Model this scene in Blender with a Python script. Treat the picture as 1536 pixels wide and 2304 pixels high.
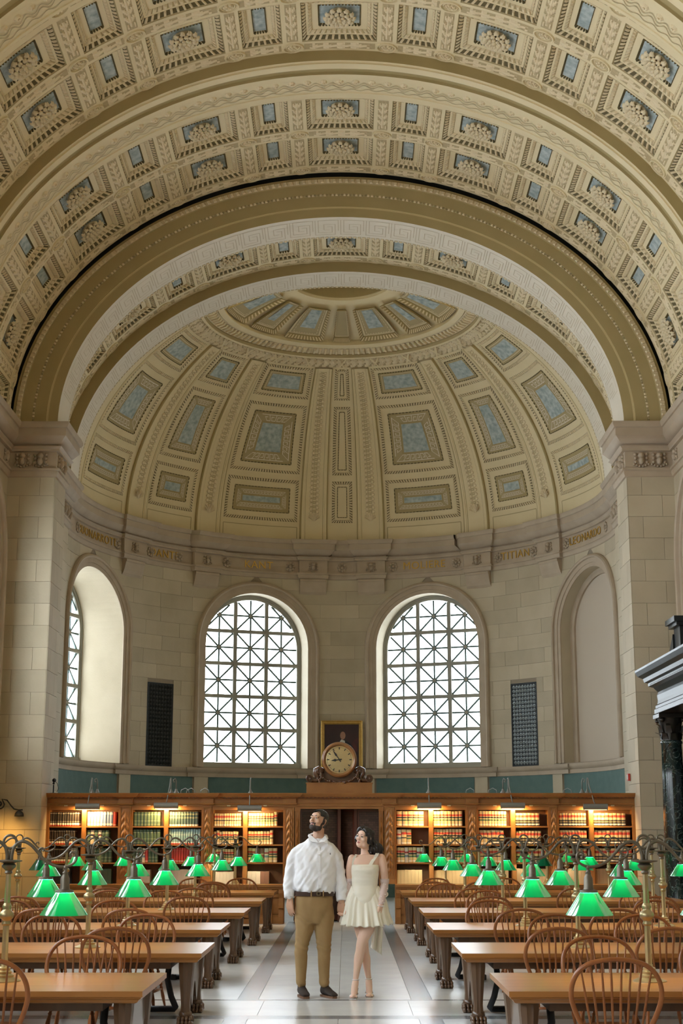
import bpy, bmesh, math, random
import numpy as np
from mathutils import Vector, Matrix
random.seed(7)
for _o in list(bpy.data.objects):
    bpy.data.objects.remove(_o)
SC = bpy.context.scene
COL = SC.collection
PI = math.pi
R = math.radians
sin, cos = math.sin, math.cos
# ------------------------------------------------------------ camera
FPX = 3300.0                                   # focal length in pixels of the 1536 px wide frame
CAMH = 1.70
cam_d = bpy.data.cameras.new('camera'); cam = bpy.data.objects.new('camera', cam_d); COL.objects.link(cam)
cam_d.sensor_fit = 'HORIZONTAL'; cam_d.sensor_width = 36.0; cam_d.lens = 36.0*FPX/1536.0
cam_d.clip_start = 0.1; cam_d.clip_end = 300
PITCH = math.atan((1877-1152)/FPX)
YAW = math.atan(10/FPX*math.cos(PITCH))
cam.location = (0.105, 0, CAMH)
cam.rotation_euler = (PI/2+PITCH, 0, YAW)
SC.camera = cam
# ------------------------------------------------------------ sky, exposure
W = bpy.data.worlds.new('overcast_sky'); SC.world = W; W.use_nodes = True
_bg = W.node_tree.nodes['Background']
_bg.inputs[0].default_value = (0.84, 0.93, 1.0, 1); _bg.inputs[1].default_value = 10.5
SC.view_settings.view_transform = 'Standard'; SC.view_settings.look = 'None'
SC.view_settings.gamma = 1.0; SC.view_settings.use_curve_mapping = False
SC.view_settings.exposure = 0.52
SC.cycles.max_bounces = 8; SC.cycles.diffuse_bounces = 5; SC.cycles.glossy_bounces = 3
SC.cycles.transmission_bounces = 4; SC.cycles.transparent_max_bounces = 8
SC.cycles.caustics_reflective = False; SC.cycles.caustics_refractive = False
SC.cycles.sample_clamp_indirect = 4.0

# ------------------------------------------------------------ materials
def _nt(name):
    m = bpy.data.materials.new(name); m.use_nodes = True
    return m, m.node_tree, m.node_tree.nodes['Principled BSDF']
def _n(nt, t, **k):
    n = nt.nodes.new(t)
    for a, b in k.items(): setattr(n, a, b)
    return n
def mat(name, col, rough=.6, metal=0., col2=None, scale=6., detail=4., mix=.5, bump=0., bscale=40., rnd=0., coat=0., emit=None, estr=0., stretch=None, spec=None, ntype='noise'):
    """procedural surface: two tones mixed by noise in object space, per-object value shift, fine bump"""
    m, nt, p = _nt(name)
    p.inputs['Roughness'].default_value = rough; p.inputs['Metallic'].default_value = metal
    if coat: p.inputs['Coat Weight'].default_value = coat; p.inputs['Coat Roughness'].default_value = .12
    if spec is not None: p.inputs['Specular IOR Level'].default_value = spec
    c1 = (*col, 1); out = None
    tc = _n(nt, 'ShaderNodeTexCoord'); mp = _n(nt, 'ShaderNodeMapping')
    nt.links.new(tc.outputs['Object'], mp.inputs[0])
    if stretch: mp.inputs['Scale'].default_value = stretch
    if col2 is not None:
        if ntype == 'wave':
            tx = _n(nt, 'ShaderNodeTexWave'); tx.inputs['Scale'].default_value = scale; tx.inputs['Distortion'].default_value = 6; tx.inputs['Detail'].default_value = 3; tx.inputs['Detail Scale'].default_value = 1.5
            src = tx.outputs['Fac']
        else:
            tx = _n(nt, 'ShaderNodeTexNoise'); tx.inputs['Scale'].default_value = scale; tx.inputs['Detail'].default_value = detail
            src = tx.outputs['Fac']
        nt.links.new(mp.outputs[0], tx.inputs['Vector'])
        rp = _n(nt, 'ShaderNodeValToRGB'); e = rp.color_ramp.elements
        e[0].position = .5-mix*.5; e[1].position = .5+mix*.5; e[0].color = c1; e[1].color = (*col2, 1)
        nt.links.new(src, rp.inputs[0]); out = rp.outputs[0]
    if rnd:
        oi = _n(nt, 'ShaderNodeObjectInfo'); hs = _n(nt, 'ShaderNodeHueSaturation'); mr = _n(nt, 'ShaderNodeMapRange')
        nt.links.new(oi.outputs['Random'], mr.inputs[0]); mr.inputs[3].default_value = 1-rnd; mr.inputs[4].default_value = 1+rnd
        nt.links.new(mr.outputs[0], hs.inputs['Value'])
        if out is not None: nt.links.new(out, hs.inputs['Color'])
        else: hs.inputs['Color'].default_value = c1
        out = hs.outputs[0]
    if out is not None: nt.links.new(out, p.inputs['Base Color'])
    else: p.inputs['Base Color'].default_value = c1
    if bump:
        bn = _n(nt, 'ShaderNodeTexNoise'); bn.inputs['Scale'].default_value = bscale; bn.inputs['Detail'].default_value = 3
        nt.links.new(mp.outputs[0], bn.inputs['Vector'])
        b = _n(nt, 'ShaderNodeBump'); b.inputs['Strength'].default_value = bump; b.inputs['Distance'].default_value = .02
        nt.links.new(bn.outputs['Fac'], b.inputs['Height']); nt.links.new(b.outputs[0], p.inputs['Normal'])
    if emit: p.inputs['Emission Color'].default_value = (*emit, 1); p.inputs['Emission Strength'].default_value = estr
    return m
M = {}
M['stone'] = mat('limestone', (.435,.365,.25), .75, col2=(.515,.44,.315), scale=1.3, mix=.5, bump=.12, bscale=30, rnd=.09)
M['stone_trim'] = mat('limestone_moulded', (.39,.305,.215), .7, col2=(.455,.365,.265), scale=2.5, mix=.5, bump=.1, bscale=30)
M['joint'] = mat('mortar', (.29,.235,.17), .9)
M['cream'] = mat('cream_plaster', (.69,.575,.345), .7, col2=(.74,.625,.395), scale=1.5)
M['orn'] = mat('ornament_plaster', (.70,.58,.37), .7, col2=(.76,.64,.43), scale=3)
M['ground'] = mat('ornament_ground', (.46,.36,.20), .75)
M['olive'] = mat('olive_paint', (.37,.285,.125), .65, col2=(.41,.32,.15), scale=2)
M['tan'] = mat('tan_paint', (.42,.335,.175), .65)
M['blue'] = mat('blue_panel', (.27,.33,.33), .8, col2=(.50,.56,.54), scale=9, mix=.35)
M['white'] = mat('white_plaster', (.70,.625,.495), .7, col2=(.75,.675,.55), scale=2)
M['groove'] = mat('moulding_groove', (.115,.088,.032), .7)  # dark recess tone: shade between the eggs painted into the colour
M['fretline'] = mat('fret_line', (.55,.46,.32), .7)
M['goldline'] = mat('gold_line', (.62,.50,.27), .5)
M['shadow'] = mat('painted_shadow', (.03,.03,.025), .9)  # near-black standing in for the shade of gaps and voids
M['gold'] = mat('gilt', (.62,.38,.08), .35, metal=.6)
M['niche'] = mat('niche_plaster', (.52,.44,.345), .85)
M['green'] = mat('green_wall', (.075,.135,.12), .8, col2=(.10,.165,.145), scale=5, bump=.2, bscale=25)
M['winframe'] = mat('window_bronze', (.30,.29,.245), .55)
M['muntin'] = mat('muntin_green', (.10,.15,.15), .5)
M['grille'] = mat('grille_black', (.012,.015,.016), .5, metal=.5)

# ------------------------------------------------------------ mesh builder
class MB:
    def __init__(s): s.v = []; s.f = []; s.m = []
    def vert(s, p): s.v.append((p[0], p[1], p[2])); return len(s.v)-1
    def face(s, idx, m=0): s.f.append(tuple(idx)); s.m.append(m)
    def poly(s, pts, m=0): s.face([s.vert(p) for p in pts], m)
    def grid(s, fn, nu, nv, m=0, closed_u=False, flip=False):
        """fn(i,j)->point for i in 0..nu, j in 0..nv"""
        ids = [[s.vert(fn(i, j)) for j in range(nv+1)] for i in range(nu+(0 if closed_u else 1))]
        n = len(ids)
        for i in range(nu):
            for j in range(nv):
                a, b, c, d = ids[i][j], ids[(i+1) % n][j], ids[(i+1) % n][j+1], ids[i][j+1]
                mm = m(i, j) if callable(m) else m
                s.face((d, c, b, a) if flip else (a, b, c, d), mm)
    def box(s, c, d, m=0, rz=0., taper=1.):
        x, y, z = d[0]/2, d[1]/2, d[2]/2; cr, sr = cos(rz), sin(rz); i0 = len(s.v)
        for k, (sx, sy, sz) in enumerate([(-1,-1,-1),(1,-1,-1),(1,1,-1),(-1,1,-1),(-1,-1,1),(1,-1,1),(1,1,1),(-1,1,1)]):
            t = taper if sz > 0 else 1.
            px, py = sx*x*t, sy*y*t
            s.v.append((c[0]+px*cr-py*sr, c[1]+px*sr+py*cr, c[2]+sz*z))
        for f in ((0,3,2,1),(4,5,6,7),(0,1,5,4),(1,2,6,5),(2,3,7,6),(3,0,4,7)): s.face([i0+q for q in f], m)
    def b2(s, lo, hi, m=0): s.box([(a+b)/2 for a, b in zip(lo, hi)], [b-a for a, b in zip(lo, hi)], m)
    def tube(s, pts, rad, seg=8, m=0, cap=True, sx=1., up=None):
        P = [Vector(p) for p in pts]; n = len(P)
        rr = rad if hasattr(rad, '__len__') else [rad]*n
        rings = []; ref = Vector(up) if up else None; prev = None
        for i in range(n):
            t = (P[min(i+1, n-1)]-P[max(i-1, 0)])
            if t.length < 1e-9: t = Vector((0,0,1))
            t.normalize()
            if prev is None:
                a = ref or (Vector((0,0,1)) if abs(t.z) < .9 else Vector((1,0,0)))
                u = t.cross(a).normalized()
            else:
                u = (prev-t*prev.dot(t))
                u = u.normalized() if u.length > 1e-6 else t.orthogonal().normalized()
            prev = u; w = t.cross(u)
            rings.append([s.vert(P[i]+u*(rr[i]*sx*cos(2*PI*k/seg))+w*(rr[i]*sin(2*PI*k/seg))) for k in range(seg)])
        for i in range(n-1):
            for k in range(seg):
                s.face((rings[i][k], rings[i][(k+1) % seg], rings[i+1][(k+1) % seg], rings[i+1][k]), m)
        if cap:
            s.face(rings[0][::-1], m); s.face(rings[-1], m)
    def lathe(s, prof, seg=16, c=(0,0,0), m=0, axis='z', a0=0., cap=False, sq=1.):
        ids = []
        for r, z in prof:
            ring = []
            for k in range(seg):
                a = 2*PI*k/seg+a0; x, y = r*cos(a), r*sin(a)*sq
                p = (x, y, z) if axis == 'z' else ((x, z, y) if axis == 'y' else (z, x, y))
                ring.append(s.vert((c[0]+p[0], c[1]+p[1], c[2]+p[2])))
            ids.append(ring)
        for i in range(len(prof)-1):
            mm = m(i) if callable(m) else m
            for k in range(seg):
                f = (ids[i][k], ids[i][(k+1) % seg], ids[i+1][(k+1) % seg], ids[i+1][k])
                s.face(f if axis != 'y' else f[::-1], mm)
        if cap:
            mm = m(0) if callable(m) else m
            s.face(ids[0][::-1], mm); s.face(ids[-1], mm)
    def ball(s, c, r, seg=8, rings=5, m=0, sc=(1,1,1)):
        pr = [(max(1e-4, sin(PI*i/rings)), -cos(PI*i/rings)) for i in range(rings+1)]
        i0 = len(s.v); s.lathe([(a*r, b*r) for a, b in pr], seg, (0,0,0), m)
        for k in range(i0, len(s.v)):
            v = s.v[k]; s.v[k] = (c[0]+v[0]*sc[0], c[1]+v[1]*sc[1], c[2]+v[2]*sc[2])
    def add(s, other, fn=None, moff=0):
        o = len(s.v)
        s.v += [tuple(fn(p)) for p in other.v] if fn else list(other.v)
        s.f += [tuple(i+o for i in f) for f in other.f]; s.m += [q+moff for q in other.m]
    def mesh(s, name, mats, smooth=False):
        me = bpy.data.meshes.new(name); me.from_pydata(s.v, [], s.f)
        for q in (mats if isinstance(mats, (list, tuple)) else [mats]): me.materials.append(q)
        if any(s.m): me.polygons.foreach_set('material_index', s.m)
        if smooth is True: me.polygons.foreach_set('use_smooth', [True]*len(s.f))
        me.update()
        if smooth == 'auto':
            me.polygons.foreach_set('use_smooth', [True]*len(s.f)); me.set_sharp_from_angle(angle=R(38))
        return me
    def build(s, name, mats, parent=None, smooth=False, loc=None, rz=None):
        return link(name, s.mesh(name, mats, smooth), parent, loc, rz)
def link(name, me, parent=None, loc=None, rz=None):
    o = bpy.data.objects.new(name, me); COL.objects.link(o)
    if parent: o.parent = parent
    if loc is not None: o.location = loc
    if rz is not None: o.rotation_euler = (0, 0, rz)
    return o
def tag(o, label=None, cat=None, group=None, kind=None):
    if label: o['label'] = label
    if cat: o['category'] = cat
    if group: o['group'] = group
    if kind: o['kind'] = kind
    return o
def empty(name, loc=(0,0,0), rz=0., label=None, cat=None, group=None, kind=None):
    o = bpy.data.objects.new(name, None); COL.objects.link(o); o.location = loc; o.rotation_euler = (0,0,rz); o.empty_display_size = .1
    return tag(o, label, cat, group, kind)
def copy_tree(o, parent=None):
    kids = KIDS.get(o.name)
    if kids is None: kids = KIDS[o.name] = [c for c in bpy.data.objects if c.parent == o]
    c = o.copy(); COL.objects.link(c); c.parent = parent
    for ch in kids: copy_tree(ch, c)
    return c
KIDS = {}
# ============================================================ dimensions of the hall
HW = 6.85            # half width of the nave
YP = 29.3            # front of the arch piers
PX = 5.88            # half width of the arch opening
AYC, AR = 35.1, 6.72 # apse circle
VA, VB, VZ = 6.85, 5.55, 10.05
YBACK = -14.0
ZENT = 8.93          # underside of the entablature
# ---- entablature: one profile swept along walls, piers and apse, breaking forward at the ribs
def apse_path(r, ressaut, a0=-95., a1=95., step=2.):
    br = []
    for lo, hi in ((-61,-53.6),(-38.6,-31.4),(-10.5,-4.0),(4.0,10.5),(31.4,38.6),(53.6,61)): br.append((lo, hi))
    out = []; a = a0
    pts = sorted(set([a0+i*step for i in range(int((a1-a0)/step)+1)]+[q for b in br for q in b]))
    for a in pts:
        inside = [b for b in br if b[0] <= a <= b[1]]
        if inside:
            b = inside[0]
            if a == b[0]: out += [(r, a), (r-ressaut, a)]
            elif a == b[1]: out += [(r-ressaut, a), (r, a)]
            else: out.append((r-ressaut, a))
        else: out.append((r, a))
    return [(q*sin(R(a)), AYC+q*cos(R(a))) for q, a in out]
def sweep(mb, path, prof, m=0, closed=False):
    """path: plan polyline, interior on its right; prof: [(offset to interior, z)]"""
    n = len(path); rings = []
    for i in range(n):
        p = Vector(path[i])
        a = Vector(path[max(i-1, 0)]); b = Vector(path[min(i+1, n-1)])
        d0 = (p-a).normalized() if i else (b-p).normalized()
        d1 = (b-p).normalized() if i < n-1 else d0
        n0 = Vector((d0.y, -d0.x)); n1 = Vector((d1.y, -d1.x))
        k = n0+n1; den = 1+n0.dot(n1)
        mit = k/den if den > .15 else n0
        rings.append([mb.vert((p.x+mit.x*o, p.y+mit.y*o, z)) for o, z in prof])
    for i in range(n-1):
        for j in range(len(prof)-1):
            mm = m(j) if callable(m) else m
            mb.face((rings[i][j], rings[i+1][j], rings[i+1][j+1], rings[i][j+1]), mm)
    return rings
ENT = [(0,8.86),(.045,8.88),(.07,8.93),(.07,8.985),(.10,9.0),(.10,9.045),(.03,9.055),(.03,9.40),(.09,9.41),(.09,9.455),(.14,9.50),(.07,9.51),(.07,9.545),(.12,9.56),(.20,9.66),(.24,9.70),(.24,9.86),(.27,9.87),(.30,9.93),(.30,9.985),(-.15,9.985)]
left_path = [(-HW,YBACK),(-HW,YP),(-PX,YP),(-PX,YP+1.12),(-6.58,YP+1.12),(-6.58,34.55)]
full = left_path+apse_path(AR-.0, .10, -94.6, 94.6)+[(-x, y) for x, y in left_path[::-1]]
mb = MB(); sweep(mb, full, ENT)
ENTAB = tag(mb.build('trim_1', [M['stone_trim']], smooth='auto'), kind='structure')
tag(ENTAB, 'limestone entablature with carved frieze running under the vault and round the apse', None)

# ---- walls: plaster-thin mortar shells with separate stone blocks laid proud of them
def wshape(z, half, zs):
    """half opening width at height z for a round-headed opening of half width `half` springing at zs"""
    if z <= zs: return half
    q = half*half-(z-zs)**2
    return math.sqrt(q) if q > 0 else 0.
class Wall:
    """a developable wall: P(u,z,d) world point, u along the wall, d towards the room"""
    def __init__(s, name, P, u0, u1, z0, z1, opens): s.P=P; s.u0=u0; s.u1=u1; s.z0=z0; s.z1=z1; s.op=opens; s.name=name
    def shell(s, mats, du=.15):
        mb = MB(); us = [s.u0+(s.u1-s.u0)*i/max(1, int((s.u1-s.u0)/du)) for i in range(max(1, int((s.u1-s.u0)/du))+1)]
        for uc, h, zb, zs in s.op: us += [uc-h, uc+h]+[uc+h*math.sin(R(a)) for a in range(-88, 89, 4)]
        us = sorted(set(round(q, 5) for q in us if s.u0-1e-6 <= q <= s.u1+1e-6))
        P = s.P
        for a, b in zip(us, us[1:]):
            c = (a+b)/2; o = [q for q in s.op if abs(c-q[0]) < q[1]]
            if o:
                uc, h, zb, zs = o[0]
                ta = zs+math.sqrt(max(0, h*h-(a-uc)**2)); tb = zs+math.sqrt(max(0, h*h-(b-uc)**2))
                if zb > s.z0+.01: mb.poly([P(a,s.z0,0),P(b,s.z0,0),P(b,zb,0),P(a,zb,0)])
                mb.poly([P(a,ta,0),P(b,tb,0),P(b,s.z1,0),P(a,s.z1,0)])
            else: mb.poly([P(a,s.z0,0),P(b,s.z0,0),P(b,s.z1,0),P(a,s.z1,0)])
        s.obj = tag(mb.build(s.name, mats), kind='structure'); return s.obj
    def blocks(s, z0, z1, course, length, margin=.17, proud=.012, joint=.007, useg=None, excl=(), seed=1, mat_=None, jitter=.25):
        rg = random.Random(seed); nrow = max(1, round((z1-z0)/course)); ch = (z1-z0)/nrow; cnt = 0
        for r in range(nrow):
            za, zb = z0+r*ch+joint/2, z0+(r+1)*ch-joint/2
            cuts = [[s.u0, s.u0, s.u1, s.u1]]            # free intervals [lo at za, lo at zb, hi at za, hi at zb]
            holes = []
            for uc, h, zbot, zs in s.op:
                if zb <= zbot: continue
                ha, hb = wshape(za, h+margin, zs), wshape(zb, h+margin, zs)
                if ha <= 0.02 and hb <= 0.02: continue
                holes.append((uc-ha, uc-hb, uc+ha, uc+hb))
            for (a, b, c, d) in excl:
                if zb > c+.01 and za < d-.01: holes.append((a, a, b, b))
            for hl in sorted(holes):
                nx = []
                for c in cuts:
                    if hl[2] < c[0] or hl[0] > c[2]: nx.append(c); continue
                    if hl[0] > c[0]: nx.append([c[0], c[1], hl[0], hl[1]])
                    if hl[2] < c[2]: nx.append([hl[2], hl[3], c[2], c[3]])
                cuts = nx
            for la, lb, ha, hb in cuts:
                w = min(ha, hb)-max(la, lb)
                if w < .06: continue
                n = max(1, round(w/length)); off = .5 if r % 2 else 0.
                xs = [max(la, lb)+w*(i+(off if n > 1 else 0)+rg.uniform(-jitter, jitter)*.5*(n > 1))/n for i in range(n+1)]
                xs = [x for x in xs if max(la,lb)+.12 < x < min(ha,hb)-.12]
                if n == 1 and r % 2 and w > .7: xs = [max(la, lb)+w*.3]
                if n == 1 and not r % 2 and w > .7: xs = [max(la, lb)+w*.72]
                ed = [(la, lb)]+[(x, x) for x in xs]+[(ha, hb)]
                for (a0, a1), (b0, b1) in zip(ed, ed[1:]):
                    ns = useg or 1; mb = MB(); g = joint/2
                    def Q(i, j, d, a0=a0, a1=a1, b0=b0, b1=b1):
                        lo, hi = (a0+g, b0-g) if j == 0 else (a1+g, b1-g)
                        return s.P(lo+(hi-lo)*i/ns, (za, zb)[j], d)
                    mb.grid(lambda i, j: Q(i, j, proud), ns, 1)
                    for i in range(ns):
                        mb.poly([Q(i,0,0),Q(i+1,0,0),Q(i+1,0,proud),Q(i,0,proud)]); mb.poly([Q(i,1,proud),Q(i+1,1,proud),Q(i+1,1,0),Q(i,1,0)])
                    mb.poly([Q(0,0,0),Q(0,0,proud),Q(0,1,proud),Q(0,1,0)]); mb.poly([Q(ns,0,proud),Q(ns,0,0),Q(ns,1,0),Q(ns,1,proud)])
                    mb.build('stone_block', mat_ or M['stone'], s.obj); cnt += 1
        return cnt
def archivolt(mb, P, uc, half, zb, zs, prof, seg=28, m=0):
    """mould round a round-headed opening; prof [(outward from the arris, d to room)]"""
    pts = []
    for o, d in prof:
        row = [P(uc-half-o, zb, d)]
        for i in range(seg+1):
            a = PI-PI*i/seg; row.append(P(uc+(half+o)*cos(a), zs+(half+o)*sin(a), d))
        row.append(P(uc+half+o, zb, d)); pts.append(row)
    for j in range(len(prof)-1):
        for i in range(len(pts[0])-1): mb.poly([pts[j][i], pts[j][i+1], pts[j+1][i+1], pts[j+1][i]], m)
ARCHV = [(0,0),(0,.03),(.10,.035),(.105,.055),(.22,.06),(.23,.10),(.27,.115),(.31,.09),(.33,.05),(.33,0)]
def reveal(mb, P, uc, half, zb, zs, dep, seg=28, m=0):
    def row(d, P=P):
        return [P(uc-half, zb, d)]+[P(uc+half*cos(PI-PI*i/seg), zs+half*sin(PI-PI*i/seg), d) for i in range(seg+1)]+[P(uc+half, zb, d)]
    a, b = row(0.), row(-dep)
    for i in range(len(a)-1): mb.poly([a[i], b[i], b[i+1], a[i+1]], m)
    mb.grid(lambda i, j: P(uc-half+2*half*i/12, zb, -dep*j), 12, 1, m)

# ---- window: bronze frame, mullions, transoms, star muntins, panes
def glass_mat():
    m, nt, p = _nt('window_glass'); nt.nodes.remove(p)
    t = _n(nt, 'ShaderNodeBsdfTransparent'); g = _n(nt, 'ShaderNodeBsdfGlossy'); g.inputs['Roughness'].default_value = .05
    mx = _n(nt, 'ShaderNodeMixShader'); mx.inputs[0].default_value = .04
    nt.links.new(t.outputs[0], mx.inputs[1]); nt.links.new(g.outputs[0], mx.inputs[2]); nt.links.new(mx.outputs[0], nt.nodes['Material Output'].inputs[0])
    return m
M['glass'] = glass_mat()
def window(name, origin, ang, half, zb, zs, detailed=True, label=None):
    """flat window in the plane through origin (x,y) whose outward normal has plan angle ang from +Y (towards +X)"""
    c, s_ = cos(ang), sin(ang)
    root = empty(name, (origin[0], origin[1], zb), -ang, kind='structure')
    if label: root['label'] = label
    # local: x along the window, y outward, z up from sill
    h = zs-zb; fw = .13
    mb = MB()
    pr = [(half, 0), (half, -.10), (half-.05, -.10), (half-.06, -.07), (half-fw, -.07), (half-fw, .05)]
    rows = []
    for r, d in pr:
        rows.append([(-r, d, 0)]+[(r*cos(PI-PI*i/32), d, h+r*sin(PI-PI*i/32)) for i in range(33)]+[(r, d, 0)])
    for j in range(len(pr)-1):
        for i in range(len(rows[0])-1): mb.poly([rows[j][i], rows[j+1][i], rows[j+1][i+1], rows[j][i+1]])
    mb.b2((-half, -.12, 0), (half, .05, .16))
    mb.build('window_frame', M['winframe'], root)
    gi = half-fw; cw = 2*gi/3
    H = h+gi
    rowh = (H-.16)/5.
    for k in (-1, 1):
        x = k*cw/2; mb = MB(); top = h+math.sqrt(gi*gi-x*x)
        mb.b2((x-.055, -.08, .16), (x+.055, .04, top)); mb.b2((x-.03, -.10, .16), (x+.03, -.08, top)); mb.build('mullion', M['winframe'], root)
    for r in range(1, 5):
        z = .16+rowh*r; w = gi if z < h else math.sqrt(max(.01, gi*gi-(z-h)**2))
        mb = MB(); mb.b2((-w, -.075, z-.05), (w, .04, z+.05)); mb.b2((-w, -.095, z-.03), (w, -.075, z+.03)); mb.build('transom', M['winframe'], root)
    def clip(p, q):                     # shorten a bar against the round head
        def inside(t):
            x = p[0]+(q[0]-p[0])*t; z = p[1]+(q[1]-p[1])*t
            return z <= h or x*x+(z-h)**2 <= gi*gi
        n = 24; ts = [i/n for i in range(n+1) if inside(i/n)]
        if len(ts) < 3: return None
        f = lambda t: (p[0]+(q[0]-p[0])*t, p[1]+(q[1]-p[1])*t)
        return f(ts[0]), f(ts[-1])
    share = {}
    for r in range(5):
        for k in (-1, 0, 1):
            x0, x1 = k*cw-cw/2+.05, k*cw+cw/2-.05; z0, z1 = .16+rowh*r+.045, .16+rowh*(r+1)-.045
            cx, cz = (x0+x1)/2, (z0+z1)/2
            if r < 4 or k == 0:
                a = MB(); a.poly([(x0,0,z0),(x1,0,z0),(x1,0,z1),(x0,0,z1)]) if r < 4 else a.poly([(x0,0,z0),(x1,0,z0)]+[(x0+(x1-x0)*(1-i/8), 0, h+math.sqrt(gi*gi-(x0+(x1-x0)*(1-i/8))**2)) for i in range(9)])
            else:
                a = MB(); xs = [x0+(x1-x0)*i/10 for i in range(11)]
                up = [(x, 0, h+math.sqrt(max(0., gi*gi-x*x))) for x in xs if gi*gi-x*x > 0]
                up = [q for q in up if q[2] > z0]
                if len(up) > 1: a.poly([(up[0][0],0,z0),(up[-1][0],0,z0)]+up[::-1])
            if a.v: a.build('pane', M['glass'], root)
            if not detailed: continue
            mb = MB(); th = .05
            X0_, X1_, Z0_, Z1_ = x0-.04, x1+.04, z0-.035, z1+.035
            for p, q in (((X0_,cz),(X1_,cz)), ((cx,Z0_),(cx,Z1_)), ((X0_,Z0_),(X1_,Z1_)), ((X0_,Z1_),(X1_,Z0_))):
                e = clip(p, q)
                if not e: continue
                (ax, az), (bx, bz) = e; L = math.hypot(bx-ax, bz-az); nx, nz = -(bz-az)/L*th/2, (bx-ax)/L*th/2
                for dy0, dy1 in ((-.03, .01),):
                    q8 = [(ax+nx,dy0,az+nz),(bx+nx,dy0,bz+nz),(bx-nx,dy0,bz-nz),(ax-nx,dy0,az-nz)]
                    q9 = [(x,dy1,z) for x,_,z in q8]; mb.poly(q8); mb.poly(q9[::-1])
                    for i in range(4): mb.poly([q8[i],q8[i-1],q9[i-1],q9[i]])
            if cz <= h or cx*cx+(cz-h)**2 < gi*gi: mb.lathe([(0.001,-.05),(.05,-.045),(.055,-.02),(.055,.01)], 8, (cx,0,cz), 1, 'y')
            if mb.v: mb.build('muntin_star', [M['muntin'], M['winframe']], root)
    return root
def portal(name, loc, ang, w, h):
    l = bpy.data.lights.new(name, 'AREA'); l.shape = 'RECTANGLE'; l.size = w; l.size_y = h; l.cycles.is_portal = True
    o = bpy.data.objects.new(name, l); COL.objects.link(o); o.location = loc
    o.rotation_euler = (PI/2, 0, -ang+PI)         # facing into the room
    return o

# ---- apse wall
def PA(u, z, d): a = u/AR; r = AR-d; return (r*sin(a), AYC+r*cos(a), z)
WH, WZB, WZS = 1.53, 3.5, 6.88
A1, A2 = R(21.4), R(72.4)
ap_open = [(AR*a, WH, WZB, WZS) for a in (-A2, -A1, A1, A2)]
wa = Wall('wall_apse', PA, -AR*R(95), AR*R(95), 0, 10.05, ap_open)
wa.shell(M['joint'])
gx = AR*R(47.0); gw = AR*R(3.85)
excl = [(-gx-gw, -gx+gw, 3.45, 5.70), (gx-gw, gx+gw, 3.45, 5.70)]
NB = wa.blocks(3.45, ZENT, .385, 1.15, useg=3, excl=excl, seed=3)
mb = MB()
for i, (uc, h, zb, zs) in enumerate(ap_open): archivolt(mb, PA, uc, h, zb, zs, ARCHV)
tag(mb.build('trim_2', M['stone_trim'], smooth='auto'), 'moulded limestone archivolts round the four arched openings of the apse', kind='structure')
for i, a in enumerate((-A2, -A1, A1)):
    dep = .5 if abs(a) < 1 else 1.1
    nx, ny = sin(a), cos(a)
    # reveal runs straight out along the window's own normal
    def PW(u, z, d, a=a, nx=nx, ny=ny):
        bx, by, _ = PA(u, z, 0); return (bx-nx*d, by-ny*d, z)
    mb = MB(); reveal(mb, PW, AR*a, WH, WZB, WZS, dep+.12)
    mb.build('window_reveal', M['stone'], wa.obj)
    org = (nx*(AR+dep), AYC+ny*(AR+dep))
    window('window_%d' % (i+1), org, a, WH*.998, WZB, WZS, label=['arched bronze window deep in the lit left reveal of the apse','arched star-paned window left of the clock','arched star-paned window right of the clock'][i])
    portal('daylight_portal', (nx*(AR+dep+.2), AYC+ny*(AR+dep+.2), (WZB+WZS+WH)/2), a, 2*WH, WZS+WH-WZB)
# blind niche on the right
a = A2; nx, ny = sin(a), cos(a)
def PW(u, z, d, nx=nx, ny=ny):
    bx, by, _ = PA(u, z, 0); return (bx-nx*d, by-ny*d, z)
mb = MB(); reveal(mb, PW, AR*a, WH, WZB, WZS, .32); mb.build('niche_reveal', M['stone'], wa.obj)
mb = MB(); archivolt(mb, PW, AR*a, WH-.16, WZB, WZS, [(0,-.32),(0,-.27),(.07,-.26),(.16,-.26)]); mb.build('niche_bead', M['stone_trim'], wa.obj)
mb = MB()
mb.grid(lambda i, j: PW(AR*a-WH*cos(PI*i/32), (WZB, WZS+WH*sin(PI*i/32))[j], -.32), 32, 1)
mb.build('niche_panel', M['niche'], wa.obj)
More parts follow.
